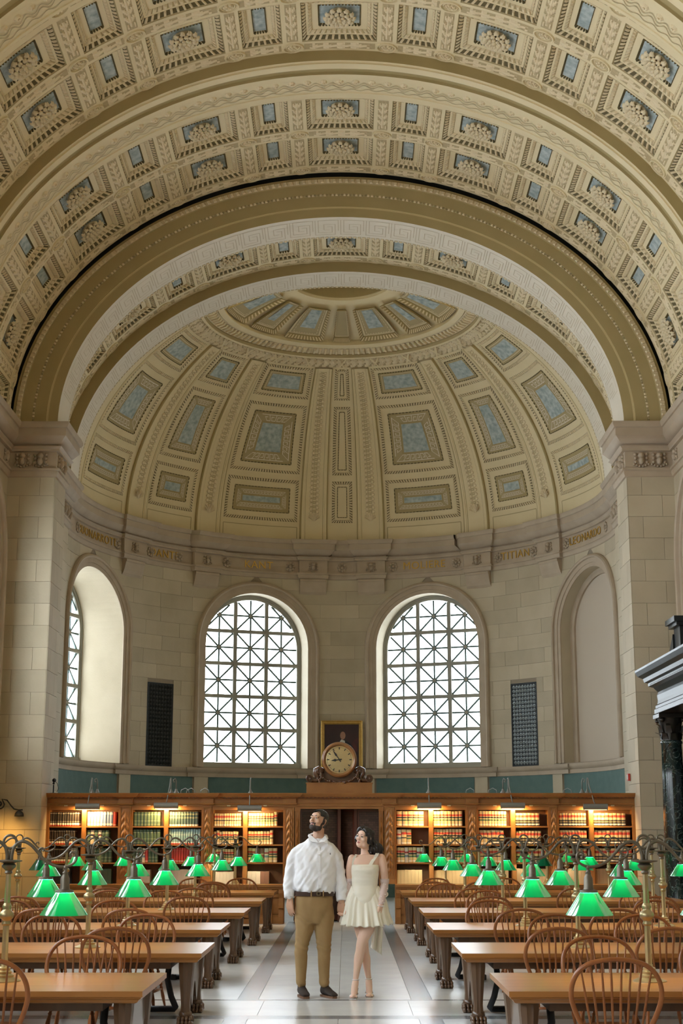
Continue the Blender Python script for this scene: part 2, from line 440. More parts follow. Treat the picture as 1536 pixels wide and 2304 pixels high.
# grille recesses
for sg in (-1, 1):
    g = empty('vent_grille', (0,0,0), 0, 'black iron grille let into the stone left of the left front window' if sg < 0 else 'black iron grille with reflection-pale scrollwork right of the right front window', 'grille')
    uc = sg*gx; u0, u1 = uc-gw, uc+gw
    mb = MB(); mb.grid(lambda i, j: PA(u0+(u1-u0)*i/4, (3.47, 5.69)[j], .004), 4, 1); mb.build('backing', M['shadow'] if sg < 0 else M['grille'], g)
    mb = MB()
    for k in range(20):
        for q in range(8):
            u = u0+.05+(u1-u0-.1)*(q+.5)/8; z = 3.52+(2.12)*(k+.5)/20
            r_ = .042; p = [PA(u+r_*cos(t*PI/2+PI/4)*1.0, z+r_*sin(t*PI/2+PI/4), .012) for t in range(4)]
            for e in range(4): mb.tube([p[e], p[(e+1) % 4]], .006, 3, cap=False)
            mb.tube([PA(u-.06, z, .014), PA(u+.06, z, .014)], .005, 3, cap=False); mb.tube([PA(u, z-.065, .014), PA(u, z+.065, .014)], .005, 3, cap=False)
    mb.build('scrollwork', M['grille'] if sg < 0 else mat('grille_reflection', (.50,.57,.60), .35, metal=.3), g)  # right side: glass reflection painted in as a pale scrollwork colour
    mb = MB()
    for (ua, ub, za, zb_) in ((u0,u0+.03,3.47,5.69),(u1-.03,u1,3.47,5.69),(u0,u1,3.47,3.5),(u0,u1,5.66,5.69)):
        mb.grid(lambda i, j: PA(ua+(ub-ua)*i/3, (za, zb_)[j], .022), 3, 1)
    mb.build('frame', M['grille'], g)
# sill band, green dado panels and short pilasters
mb = MB(); sweep(mb, apse_path(AR, .05, -95, 95), [(0,3.22),(.03,3.23),(.03,3.33),(.07,3.35),(.11,3.42),(.11,3.47),(0,3.475)])
tag(mb.build('trim_3', M['stone_trim'], smooth='auto'), 'limestone sill course below the apse windows', kind='structure')
for lo, hi in ((-94,-60),(-55.4,-37.3),(-33,-8.2),(8.2,32.6),(36.6,55.2),(59,94)):
    mb = MB(); n = max(2, int((hi-lo)/3)); mb.grid(lambda i, j: PA(AR*R(lo+(hi-lo)*i/n), (.0, 3.225)[j], .012), n, 1)
    mb.build('green_panel', M['green'], wa.obj)
for lo, hi in ((-59.6,-55.8),(-37,-33.3),(-7.8,-5.6),(5.6,7.8),(32.9,36.3),(55.5,58.7)):
    mb = MB(); a0, a1 = AR*R(lo), AR*R(hi)
    for j, k in ((.06,0),): mb.grid(lambda i, q: PA(a0+(a1-a0)*i/2, (0,3.22)[q], .05), 2, 1); mb.poly([PA(a0,0,0),PA(a0,0,.05),PA(a0,3.22,.05),PA(a0,3.22,0)]); mb.poly([PA(a1,0,.05),PA(a1,0,0),PA(a1,3.22,0),PA(a1,3.22,.05)])
    mb.build('dado_pilaster', M['stone'], wa.obj)
mb = MB(); mb.grid(lambda i, q: PA(AR*R(-5.5+11*i/4), (0,3.22)[q], .02), 4, 1); mb.build('stone_panel', M['stone'], wa.obj)

# ---- nave walls, piers
BAYS = [27.05-5*i for i in range(8)]
def PL(u, z, d): return (-HW+d, u, z)
def PR(u, z, d): return (HW-d, u, z)
wl = Wall('wall_left', PL, YBACK, YP, 0, 10.15, [(y, 1.58, 3.3, 6.9) for y in BAYS]); wl.shell(M['joint'])
wl.u0 = 24.5
wl.op = [(27.05, 1.58, 3.3, 6.9)]; wl.blocks(0, ZENT, .44, 1.1, margin=.2, seed=11); wl.op = []
mbp = MB(); mbp.poly([PL(YBACK,0,.012),PL(24.49,0,.012),PL(24.49,3.3,.012),PL(YBACK,3.3,.012)]); mbp.build('wall_facing', M['stone'], wl.obj)
mbp = MB()
for k in range(len(BAYS)):
    y1 = 24.49 if k == 0 else BAYS[k]-1.58; y0 = (BAYS[k+1]+1.58) if k+1 < len(BAYS) else YBACK
    if k == 0: y1 = 24.49
    mbp.poly([PL(y0,3.3,.012),PL(y1,3.3,.012),PL(y1,ZENT,.012),PL(y0,ZENT,.012)])
    if k: 
        for i in range(20):
            a0, a1 = PI*i/20, PI*(i+1)/20; c = BAYS[k]
            mbp.poly([PL(c+1.58*cos(a0),6.9+1.58*sin(a0),.012),PL(c+1.58*cos(a1),6.9+1.58*sin(a1),.012),PL(c+1.58*cos(a1),ZENT,.012),PL(c+1.58*cos(a0),ZENT,.012)])
mbp.build('wall_facing', M['stone'], wl.obj)
mb = MB(); 
for y in BAYS: archivolt(mb, PL, y, 1.58, 3.3, 6.9, [(o*1.15, d*1.5) for o, d in ARCHV]); reveal(mb, PL, y, 1.58, 3.3, 6.9, .42)
tag(mb.build('trim_4', M['stone_trim'], smooth='auto'), kind='structure')
for i, y in enumerate(BAYS):
    window('window_%d' % (i+4), (-HW-.3, y), -PI/2, 1.58, 3.3, 6.9, detailed=i < 1)
    portal('daylight_portal', (-HW-.5, y, 5.85), -PI/2, 3.16, 5.1)
wr = Wall('wall_right', PR, YBACK, YP, 0, 10.15, []); wr.shell(M['joint'], 5.)
wr.u0 = 23.; wr.blocks(0, ZENT, .44, 1.1, seed=12)
mb = MB(); mb.poly([PR(YBACK,0,.012),PR(YBACK,ZENT,.012),PR(22.99,ZENT,.012),PR(22.99,0,.012)]); mb.build('wall_facing', M['stone'], wr.obj)
mb = MB()
for y in BAYS: archivolt(mb, PR, y, 1.58, 3.3, 6.9, [(o*1.15, d*1.5) for o, d in ARCHV])
tag(mb.build('trim_5', M['stone_trim'], smooth='auto'), kind='structure')
for y in BAYS:
    mb = MB(); mb.poly([PR(y-1.58,3.3,.016),PR(y+1.58,3.3,.016)]+[PR(y+1.58*cos(PI*i/24),6.9+1.58*sin(PI*i/24),.016) for i in range(25)]); mb.build('blind_arch', M['niche'], wr.obj)
mb = MB(); mb.poly([(-HW,YBACK,0),(-HW,YBACK,16),(HW,YBACK,16),(HW,YBACK,0)]); tag(mb.build('wall_behind', M['stone']), kind='structure')
for sg, nm in ((-1,'left'),(1,'right')):
    Pf = lambda u, z, d: (sg*u, YP-d, z)
    w = Wall('wall_pier_%s' % nm, Pf, PX, HW, 0, ZENT, [])
    mb = MB(); mb.b2((min(sg*PX, sg*(HW+.5)), YP, 0), (max(sg*PX, sg*(HW+.5)), YP+1.12, 9.9)); mb.b2((min(sg*6.58, sg*7.3), YP+1.12, 0), (max(sg*6.58, sg*7.3), 34.55, 9.9))
    w.obj = tag(mb.build('wall_pier_%s' % nm, M['joint']), kind='structure')
    w.blocks(0, ZENT, .44, 1.0, seed=20+sg)
    Pr = lambda u, z, d: (sg*(PX-d), u, z)
    w2 = Wall('x', Pr, YP-.012, YP+1.12, 0, ZENT, []); w2.obj = w.obj; w2.blocks(0, ZENT, .44, 1.4, seed=30+sg)
    Pr3 = lambda u, z, d: (sg*(6.58-d), u, z)
    w4 = Wall('x', Pr3, YP+1.12, 34.55, 0, ZENT, []); w4.obj = w.obj; w4.blocks(0, ZENT, .44, 1.2, seed=50+sg)

# ---- floor: slabs laid in a bed, grey border stripes
M['floor'] = mat('floor_stone', (.62,.625,.615), .22, col2=(.69,.695,.68), scale=2.5, bump=.03, bscale=18, rnd=.04, spec=.6)
M['floor_grey'] = mat('floor_grey_stone', (.17,.18,.19), .22, col2=(.23,.24,.25), scale=5, rnd=.05, spec=.6)
mb = MB(); mb.b2((-7.4, YBACK-.2, -.3), (7.4, 43, -.012))
FL = tag(mb.build('floor', mat('floor_bed', (.42,.41,.38), .5)), kind='structure')
def slab(x0, x1, y0, y1, m, top=0., name='floor_slab'):
    mb = MB(); g = .002; mb.b2((x0+g, y0+g, -.02), (x1-g, y1-g, top)); return mb.build(name, m, FL)
def course(y0, y1):
    slab(-.82, 0.03, y0, y1, M['floor']); slab(.03, .79, y0, y1, M['floor'])
    for sg in (-1, 1): slab(*sorted((sg*.82 if sg < 0 else .79, sg*1.04 if sg < 0 else 1.01)), y0, y1, M['floor_grey'], name='border_stripe')
    slab(-2.6, -1.04, y0, y1, M['floor']); slab(1.01, 2.6, y0, y1, M['floor'])
y = 16.2
while y < 30.1: course(y, y+1.4); y += 1.4
slab(-7.0, 7.0, 16.08, 16.2, M['floor_grey'], name='border_stripe')
for x in range(-4, 5): slab(x*1.5-.75, x*1.5+.75, 14.78, 16.08, M['floor'])
slab(-7.0, 7.0, 14.52, 14.78, M['floor_grey'], name='border_stripe')
y = 14.52-1.4
while y > 4: course(y, y+1.4); y -= 1.4
slab(-7.2, 7.2, YBACK, y+1.4, M['floor'])
for sg in (-1, 1):
    a, b = sorted((sg*2.6, sg*7.2)); slab(a, b, 16.2, 35, M['floor']); slab(a, b, y+1.4, 14.52, M['floor'])
slab(-2.6, 2.6, 30.2, 43, M['floor']); slab(-7.4, -2.6, 35, 43, M['floor']); slab(2.6, 7.4, 35, 43, M['floor'])
# ============================================================ ceiling: coffered vault, arch, apse dome
CM = [M['cream'], M['olive'], M['orn'], M['ground'], M['blue'], M['tan'], M['white'], M['fretline'], M['goldline'], M['groove']]
CREAM, OLIVE, ORN, GROUND, BLUE, TAN, WHITE, FRET, GOLDL, GROOVE = range(10)
def V(s, y, d, a=VA, b=VB, z0=VZ): s = R(s); return ((a-d)*sin(s), y, z0+(b-d)*cos(s))
def lerp(a, b, t): return a+(b-a)*t
def pillow(mb, p, n, h, m, wide=.80, top=.42):
    """raised egg on the quad p (4 points), n = direction towards the room"""
    c = sum((Vector(q) for q in p), Vector())/4; nv = Vector(n)
    a, b = (Vector(p[1])+Vector(p[2])-Vector(p[0])-Vector(p[3]))*.25, (Vector(p[3])+Vector(p[2])-Vector(p[0])-Vector(p[1]))*.25
    o = [c+a*(sx*wide)+b*(sy*.95)+nv*.002 for sx, sy in ((-1,-1),(1,-1),(1,1),(-1,1))]; i = [c+a*(sx*top)+b*(sy*.6)+nv*h for sx, sy in ((-1,-1),(1,-1),(1,1),(-1,1))]
    oi = [mb.vert(q) for q in o]; ii = [mb.vert(q) for q in i]
    mb.face(ii, m)
    for k in range(4): mb.face((oi[k], oi[(k+1) % 4], ii[(k+1) % 4], ii[k]), m)
def frame(mb, F, rect, rings, nrm):
    """nested rectangular mouldings. F(u,v,d)->point; rings: (inset, d, material of the strip that follows, egg size or 0, egg material)"""
    u0, u1, v0, v1 = rect
    L = []
    for ins, d, *_ in rings: L.append((u0+ins, u1-ins, v0+ins, v1-ins, d))
    for k in range(len(rings)-1):
        a, b = L[k], L[k+1]; m = rings[k][2]; egg = rings[k][3]; em = rings[k][4]
        for side in range(4):
            def C(r, t):
                if side == 0: return (lerp(r[0], r[1], t), r[2], r[4])
                if side == 1: return (r[1], lerp(r[2], r[3], t), r[4])
                if side == 2: return (lerp(r[1], r[0], t), r[3], r[4])
                return (r[0], lerp(r[3], r[2], t), r[4])
            ln = (a[1]-a[0]) if side % 2 == 0 else (a[3]-a[2])
            n = max(2, round(ln/egg)) if egg else max(1, int(ln/.35))
            for i in range(n):
                q = [F(*C(a, i/n)), F(*C(a, (i+1)/n)), F(*C(b, (i+1)/n)), F(*C(b, i/n))]
                mb.poly(q, m)
                if egg: pillow(mb, q, nrm, .03, em, *((.40, .22) if k == 1 else (.74, .40)))
    r = L[-1]; n = max(1, int((r[1]-r[0])/.3))
    for i in range(n):
        x0, x1 = lerp(r[0], r[1], i/n), lerp(r[0], r[1], (i+1)/n)
        mb.poly([F(x0, r[2], r[4]), F(x1, r[2], r[4]), F(x1, r[3], r[4]), F(x0, r[3], r[4])], rings[-1][2])
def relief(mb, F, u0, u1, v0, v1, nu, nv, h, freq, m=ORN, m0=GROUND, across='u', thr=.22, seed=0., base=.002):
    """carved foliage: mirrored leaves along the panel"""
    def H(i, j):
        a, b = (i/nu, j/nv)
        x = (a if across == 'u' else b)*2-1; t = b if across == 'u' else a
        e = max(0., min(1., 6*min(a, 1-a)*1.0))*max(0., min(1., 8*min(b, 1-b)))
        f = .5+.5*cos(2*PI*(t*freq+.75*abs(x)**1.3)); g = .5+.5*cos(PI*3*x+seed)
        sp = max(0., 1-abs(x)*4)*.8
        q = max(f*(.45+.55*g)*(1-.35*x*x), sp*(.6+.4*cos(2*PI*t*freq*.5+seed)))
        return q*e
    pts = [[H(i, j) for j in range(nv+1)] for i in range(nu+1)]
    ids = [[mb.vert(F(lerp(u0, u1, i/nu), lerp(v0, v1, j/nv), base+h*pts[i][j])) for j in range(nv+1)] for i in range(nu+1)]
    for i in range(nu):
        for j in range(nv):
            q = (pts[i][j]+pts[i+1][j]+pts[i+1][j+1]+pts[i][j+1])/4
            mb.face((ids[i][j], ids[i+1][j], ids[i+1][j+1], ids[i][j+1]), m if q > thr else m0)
KEY = [[(0,.06),(0,.94),(.78,.94),(.78,.30),(.34,.30),(.34,.64),(.56,.64)], [(.12,.06),(.90,.06),(.90,.70)], [(.12,.06),(.12,.80),(.66,.80),(.66,.44),(.46,.44)]]
KEYS = [[(0,.0),(0,1),(.7,1),(.7,.38),(.34,.38)], [(.0,.0),(1,.0)]]
def strip(mb, F, pts, w, d, m):
    for (a, b), (c, e) in zip(pts, pts[1:]):
        L = math.hypot(c-a, e-b)
        if L < 1e-6: continue
        tx, ty = (c-a)/L*w/2, (e-b)/L*w/2
        a, b, c, e = a-tx, b-ty, c+tx, e+ty; nx, ny = -ty, tx
        n = max(1, int(L/.5))
        for i in range(n):
            p0 = (lerp(a, c, i/n), lerp(b, e, i/n)); p1 = (lerp(a, c, (i+1)/n), lerp(b, e, (i+1)/n))
            mb.poly([F(p0[0]-nx, p0[1]-ny, d), F(p1[0]-nx, p1[1]-ny, d), F(p1[0]+nx, p1[1]+ny, d), F(p0[0]+nx, p0[1]+ny, d)], m)
def fret(mb, F, u0, u1, v0, v1, unit, w, d, m=FRET, key=KEY):
    n = max(1, round((u1-u0)/unit)); U = (u1-u0)/n
    for k in range(n):
        for pl in key: strip(mb, F, [(u0+U*(k+a), lerp(v0, v1, b)) for a, b in pl], w, d, m)
def disc(mb, F, u, v, r, h, m, seg=6, d0=.002):
    c = [F(u+r*cos(2*PI*k/seg), v+r*sin(2*PI*k/seg), d0) for k in range(seg)]; t = [F(u+.6*r*cos(2*PI*k/seg), v+.6*r*sin(2*PI*k/seg), d0+h) for k in range(seg)]
    ci = [mb.vert(p) for p in c]; ti = [mb.vert(p) for p in t]; mb.face(ti, m)
    for k in range(seg): mb.face((ci[k], ci[(k+1) % seg], ti[(k+1) % seg], ti[k]), m)
# ---- rosette, one mesh for all coffers (z points into the room)
def rosette_mesh():
    mb = MB()
    for n, r0, r1, z0, z1, wd, off in ((12, .13, .325, .03, .15, .088, 0), (12, .09, .25, .07, .19, .072, .5), (8, .03, .15, .12, .20, .055, .2)):
        for k in range(n):
            a = 2*PI*(k+off)/n; ca, sa = cos(a), sin(a)
            def fn(i, j):
                t = i/5.; lob = (1.,1.25,.95,1.3,1.05,.45)[i]; x = (j-2)/2*wd*lob*.50; r = lerp(r0, r1, t**.9); z = z0+(z1-z0)*sin(PI*.72*t)
                if t == 1: r -= .010*abs(j-2); z -= .02
                z += (.022 if abs(j-2) == 1 else -.012*abs(j-2)); return (r*ca-x*sa, r*sa+x*ca, z)
            mb.grid(fn, 5, 4)
    mb.lathe([(.20,.0),(.22,.04),(.14,.07),(.05,.1)], 14); mb.ball((0,0,.17), .05, 8, 5); mb.ball((0,0,.22), .02, 6, 4)
    return mb.mesh('rosette', M['orn'], True)
ROS = rosette_mesh()
def coffer(parent, s0, s1, y0, y1, a=VA, b=VB, z0=VZ, rosette=True, deep=1.):
    sc = (s0+s1)/2; sp = math.hypot(a*cos(R(sc)), b*sin(R(sc))); wu = R(s1-s0)*sp; wv = y1-y0
    F = lambda u, v, d: V(sc+math.degrees(u/sp), v, d, a, b, z0)
    n0 = Vector((-sin(R(sc))/a, 0, -cos(R(sc))/b)).normalized()
    k = min(1., (wu/2-.10)/.33, (wv/2-.12)/.33)
    D = deep
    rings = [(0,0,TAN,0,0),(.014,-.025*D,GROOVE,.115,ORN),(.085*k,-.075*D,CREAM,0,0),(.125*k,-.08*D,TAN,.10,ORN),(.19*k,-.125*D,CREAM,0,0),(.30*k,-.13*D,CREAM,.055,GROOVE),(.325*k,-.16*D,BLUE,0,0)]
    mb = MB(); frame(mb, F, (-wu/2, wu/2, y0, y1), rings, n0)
    me = mb.mesh('coffer', CM); o = link('coffer', me, parent)
    if rosette:
        r = link('rosette', ROS, o); c = Vector(F(0, (y0+y1)/2, -.165*D)); q = n0.to_track_quat('Z', 'Y')
        r.location = c; r.rotation_mode = 'QUATERNION'; r.rotation_quaternion = q
        r.scale = (.92, .92, .9)
    return o
SW = [(0, 5.6), (23.05, 5.75), (47.55, 6.15), (73.5, 5.9)]
SN = [(11.6, 3.05), (35.0, 3.3), (60.55, 3.55), (85.9, 3.2)]
cof = sorted([(c*g-h, c*g+h, True) for c, h in SW for g in ((1, -1) if c else (1,))]+[(c*g-h, c*g+h, False) for c, h in SN for g in (1, -1)])
MEDS = []
for (a0, a1, _), (b0, b1, _) in zip(cof, cof[1:]): MEDS.append((a1, b0))
def field(parent, ya, rows, yb, a=VA, b=VB, z0=VZ, detail=True, deep=1., crossrib=True):
    """ribs between coffers, coffers, medallions, foliage"""
    sh = MB()
    ycuts = [ya]+[q for r in rows for q in r]+[yb]
    F = lambda s, y, d: V(s, y, d, a, b, z0)
    def patch(s0, s1, y0, y1):
        n = max(1, int((s1-s0)/2.)); sh.grid(lambda i, j: F(lerp(s0, s1, i/n), (y0, y1)[j], 0), n, 1)
    for y0, y1 in zip(ycuts[::2], ycuts[1::2]): patch(-90, 90, y0, y1)
    for y0, y1 in rows:
        e = [-90]+[q for c in cof for q in c[:2]]+[90]
        for s0, s1 in zip(e[::2], e[1::2]):
            if s1-s0 > .05: patch(s0, s1, y0, y1)
        for s0, s1, wide in cof: coffer(parent, s0, s1, y0, y1, a, b, z0, wide, deep)
    sh.build('vault_rib_shell', CM, parent)
    if not detail: return
    orn = MB()
    for y0, y1 in rows:
        for s0, s1 in MEDS:
            sc = (s0+s1)/2; sp = math.hypot(a*cos(R(sc)), b*sin(R(sc))); w = R(s1-s0)*sp*.58
            G = lambda u, v, d: F(sc+math.degrees(u/sp), v, d)
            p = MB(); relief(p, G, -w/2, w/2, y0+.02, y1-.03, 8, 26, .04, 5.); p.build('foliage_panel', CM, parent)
    for y0, y1 in zip(ycuts[::2], ycuts[1::2]):
        if y1-y0 > .5 or not crossrib: continue
        ym = (y0+y1)/2; hh = min(.10, (y1-y0)*.29)
        for s0, s1 in MEDS:
            sc = (s0+s1)/2; sp = math.hypot(a*cos(R(sc)), b*sin(R(sc)))
            G = lambda u, v, d: F(sc+math.degrees(u/sp), v, d)
            p = MB()
            for k in range(14):
                t0, t1 = 2*PI*k/14, 2*PI*(k+1)/14
                for (ra, da), (rb, db) in (((.20,0),(.19,.03)),((.19,.03),(.165,.03)),((.165,.03),(.155,.004)),((.135,.004),(.125,.02)),((.125,.02),(.11,.006))):
                    p.poly([G(ra*cos(t0), ym+ra*.80*sin(t0), da), G(ra*cos(t1), ym+ra*.80*sin(t1), da), G(rb*cos(t1), ym+rb*.80*sin(t1), db), G(rb*cos(t0), ym+rb*.80*sin(t0), db)], CREAM)
                p.poly([G(0, ym, .005), G(.15*cos(t0), ym+.12*sin(t0), .004), G(.15*cos(t1), ym+.12*sin(t1), .004)], GROUND)
            for k in range(6): disc(p, G, .065*cos(PI*k/3), ym+.052*sin(PI*k/3), .033, .03, ORN)
            disc(p, G, 0, ym, .03, .04, ORN); p.build('medallion', CM, parent)
        for s0, s1, wide in cof:
            sc = (s0+s1)/2; sp = math.hypot(a*cos(R(sc)), b*sin(R(sc))); w = R(s1-s0)*sp*.5+.0
            G = lambda u, v, d: F(sc+math.degrees(u/sp), v, d)
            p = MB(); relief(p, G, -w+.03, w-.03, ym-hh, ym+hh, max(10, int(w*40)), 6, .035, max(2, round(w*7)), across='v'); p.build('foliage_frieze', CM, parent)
CEIL = empty('ceiling', (0,0,0), 0, 'coffered barrel vault in cream and olive plaster over the reading hall', kind='structure')
field(CEIL, 25.42, [(25.98,27.24),(27.6,28.87)], 29.24)
field(CEIL, 20.48, [(20.98,22.24),(22.6,23.87)], 24.20)
field(CEIL, 15.5, [(15.98,17.24),(17.6,18.87)], 19.2, detail=False)
sh = MB(); sh.grid(lambda i, j: V(-90+5*i, (YBACK, 15.5)[j], 0), 36, 1); sh.build('vault_plain_shell', CM, CEIL)
# roof over the coffers, added unseen to block sky light leaking through seams
sh = MB(); sh.grid(lambda i, j: V(-97+5*i if i else -97, (YBACK-.1, 30.5)[j], -.6), 39, 1); sh.grid(lambda i, j: V(-97+5*i, (30.4, 34.6)[j], -.6), 39, 1)
sh.poly([(-7.5,YBACK-.1,9.9),(-6.7,YBACK-.1,9.9),(-6.7,34.6,9.9),(-7.5,34.6,9.9)]); sh.poly([(7.5,YBACK-.1,9.9),(6.7,YBACK-.1,9.9),(6.7,34.6,9.9),(7.5,34.6,9.9)])
sh.build('roof_shell', M['joint'], CEIL)
# transverse ribs
for yr in (24.20, 19.22):
    prof = [(0,-.02,OLIVE),(0,.20,CREAM),(.07,.20,CREAM),(.07,.23,CREAM),(.24,.235,CREAM),(.25,.19,OLIVE),(.43,.19,OLIVE),(.44,.24,CREAM),(.57,.245,CREAM),(.58,.225,CREAM),(1.12,.225,CREAM),(1.13,.245,CREAM),(1.20,.245,CREAM),(1.22,-.02,CREAM)]
    mb = MB()
    for (y0, d0, m0), (y1, d1, _) in zip(prof, prof[1:]): mb.grid(lambda i, j: V(-90+2.5*i, yr+(y0, y1)[j], (d0, d1)[j]), 72, 1, m0)
    o = mb.build('transverse_rib', CM, CEIL)
    # running scroll with discs
    g = MB(); step = 2.6
    for k in range(-34, 35):
        s = k*step; sp = math.hypot(VA*cos(R(s)), VB*sin(R(s))); G = lambda u, v, d: V(s+math.degrees(u/sp), yr+v, d)
        disc(g, G, 0, .73, .075, .03, ORN, 7, .227); disc(g, G, 0, .73, .035, .05, ORN, 6, .227)
        wv = [(t*step/12., .90+.055*cos(2*PI*t/12)) for t in range(13)]
        strip(g, lambda u, v, d: V(s+u, yr+v, d), [(u, v) for u, v in wv], .02, .238, TAN)
        strip(g, lambda u, v, d: V(s+u, yr+v, d), [(u, v-.085) for u, v in wv], .018, .24, TAN)
        strip(g, lambda u, v, d: V(s+u, yr+v, d), [(u, 1.02+.03*sin(2*PI*t/12)) for t, (u, v) in enumerate(wv)], .016, .236, TAN)
    g.build('running_scroll', CM, o)
# ---- end arch: moulded ring, soffits
ARCH = empty('ceiling_arch', (0,0,0), 0, 'great moulded olive arch opening into the apse', kind='structure')
def E(k, s, y): a, b = lerp(6.80, 5.87, k), lerp(5.50, 4.60, k); return (a*sin(R(s)), y, 10.0+b*cos(R(s)))
ring = [(0,.22,OLIVE),(0,0,OLIVE),(.07,0,OLIVE),(.07,-.03,ORN),(.19,-.05,OLIVE),(.20,-.01,OLIVE),(.44,-.005,OLIVE),(.44,.03,TAN),(.475,.03,OLIVE),(.48,.035,OLIVE),(.74,.035,OLIVE),(.745,.045,GOLDL),(.765,.045,OLIVE),(.77,.05,GOLDL),(.785,.05,OLIVE),(1.0,.06,OLIVE)]
mb = MB()
for (k0, o0, m0), (k1, o1, _) in zip(ring, ring[1:]): mb.grid(lambda i, j: E((k0, k1)[j], -90+2.5*i, YP-.06+(o0, o1)[j]), 72, 1, m0)
o = mb.build('arch_face', CM, ARCH)
g = MB()
for k in range(-79, 80):
    s = k*1.13
    q = [E(.075, s-.42, YP-.10), E(.075, s+.42, YP-.10), E(.185, s+.36, YP-.115), E(.185, s-.36, YP-.115)]; pillow(g, q, (0,-1,0), .035, ORN)
g.build('leaf_moulding', CM, o)
g = MB()
for k in range(-118, 119):
    s = k*.76; q = [E(.432, s-.30, YP-.04), E(.432, s+.30, YP-.04), E(.485, s+.30, YP-.04), E(.485, s-.30, YP-.04)]; pillow(g, q, (0,-1,0), .03, ORN if k % 3 else TAN)
g.build('bead_moulding', CM, o)
mb = MB(); mb.grid(lambda i, j: ((6.80, 7.2)[j]*sin(R(-90+3*i)), YP+.16, 10.0+(5.50, 5.9)[j]*cos(R(-90+3*i))), 60, 1); mb.build('arch_gap_shade', M['shadow'], ARCH)  # dark sheet paints in the shadow line between arch and vault
def soffit(name, a, b, y0, y1, m, frt=None):
    F = lambda s, y, d: V(s, y, d, a, b, 10.0)
    mb = MB(); mb.grid(lambda i, j: F(-90+2.5*i, (y0, y1)[j], 0), 72, 1, m); o = mb.build(name, CM, ARCH)
    if frt:
        g = MB(); n = 30
        for k in range(n):
            s0 = -81+162*k/n; s1 = -81+162*(k+1)/n
            for pl in KEY:
                pts = [(lerp(s0, s1, p), lerp(frt[0], frt[1], q)) for p, q in pl]
                for (u0, v0), (u1, v1) in zip(pts, pts[1:]):
                    w = .015; ws = math.degrees(w/5.3)
                    if abs(u1-u0) > abs(v1-v0):
                        for i in range(3): ua, ub = lerp(u0, u1, i/3), lerp(u0, u1, (i+1)/3); g.poly([F(ua, v0-w/2, .006), F(ub, v0-w/2, .006), F(ub, v0+w/2, .006), F(ua, v0+w/2, .006)], FRET)
                    else: g.poly([F(u0-ws/2, min(v0,v1)-w/2, .006), F(u0+ws/2, min(v0,v1)-w/2, .006), F(u0+ws/2, max(v0,v1)+w/2, .006), F(u0-ws/2, max(v0,v1)+w/2, .006)], FRET)
        g.build('greek_key', CM, o)
        g = MB(); ye = y1-.07
        for k in range(-90, 91):
            s = k; q = [F(s-.4, ye, .003), F(s+.4, ye, .003), F(s+.4, ye+.06, .003), F(s-.4, ye+.06, .003)]; g.poly(q, TAN); pillow(g, q, Vector((-sin(R(s)),0,-cos(R(s)))), .02, ORN)
        g.build('bead_moulding', CM, o)
    return o
soffit('arch_soffit', 5.87, 4.60, YP, 30.42, WHITE, (YP+.10, 30.27))
def vface(name, a0, b0, a1, b1, y, m):
    mb = MB(); mb.grid(lambda i, j: ((a0, a1)[j]*sin(R(-90+2.5*i)), y, 10.0+(b0, b1)[j]*cos(R(-90+2.5*i))), 72, 1, m); return mb.build(name, CM, ARCH)
vface('arch_back_face', 5.87, 4.60, 6.65, 5.30, 30.42, OLIVE)
field(ARCH, 30.42, [(31.80,33.02)], 33.42, 6.62, 5.25, 10.0, deep=.8)
vface('arch_step_face', 6.62, 5.25, 6.35, 5.0, 33.42, OLIVE)
soffit('arch_soffit', 6.35, 5.0, 33.42, 34.45, WHITE, (33.50, 34.33))
vface('arch_dome_face', 6.35, 5.0, 7.6, 6.6, 34.45, CREAM)
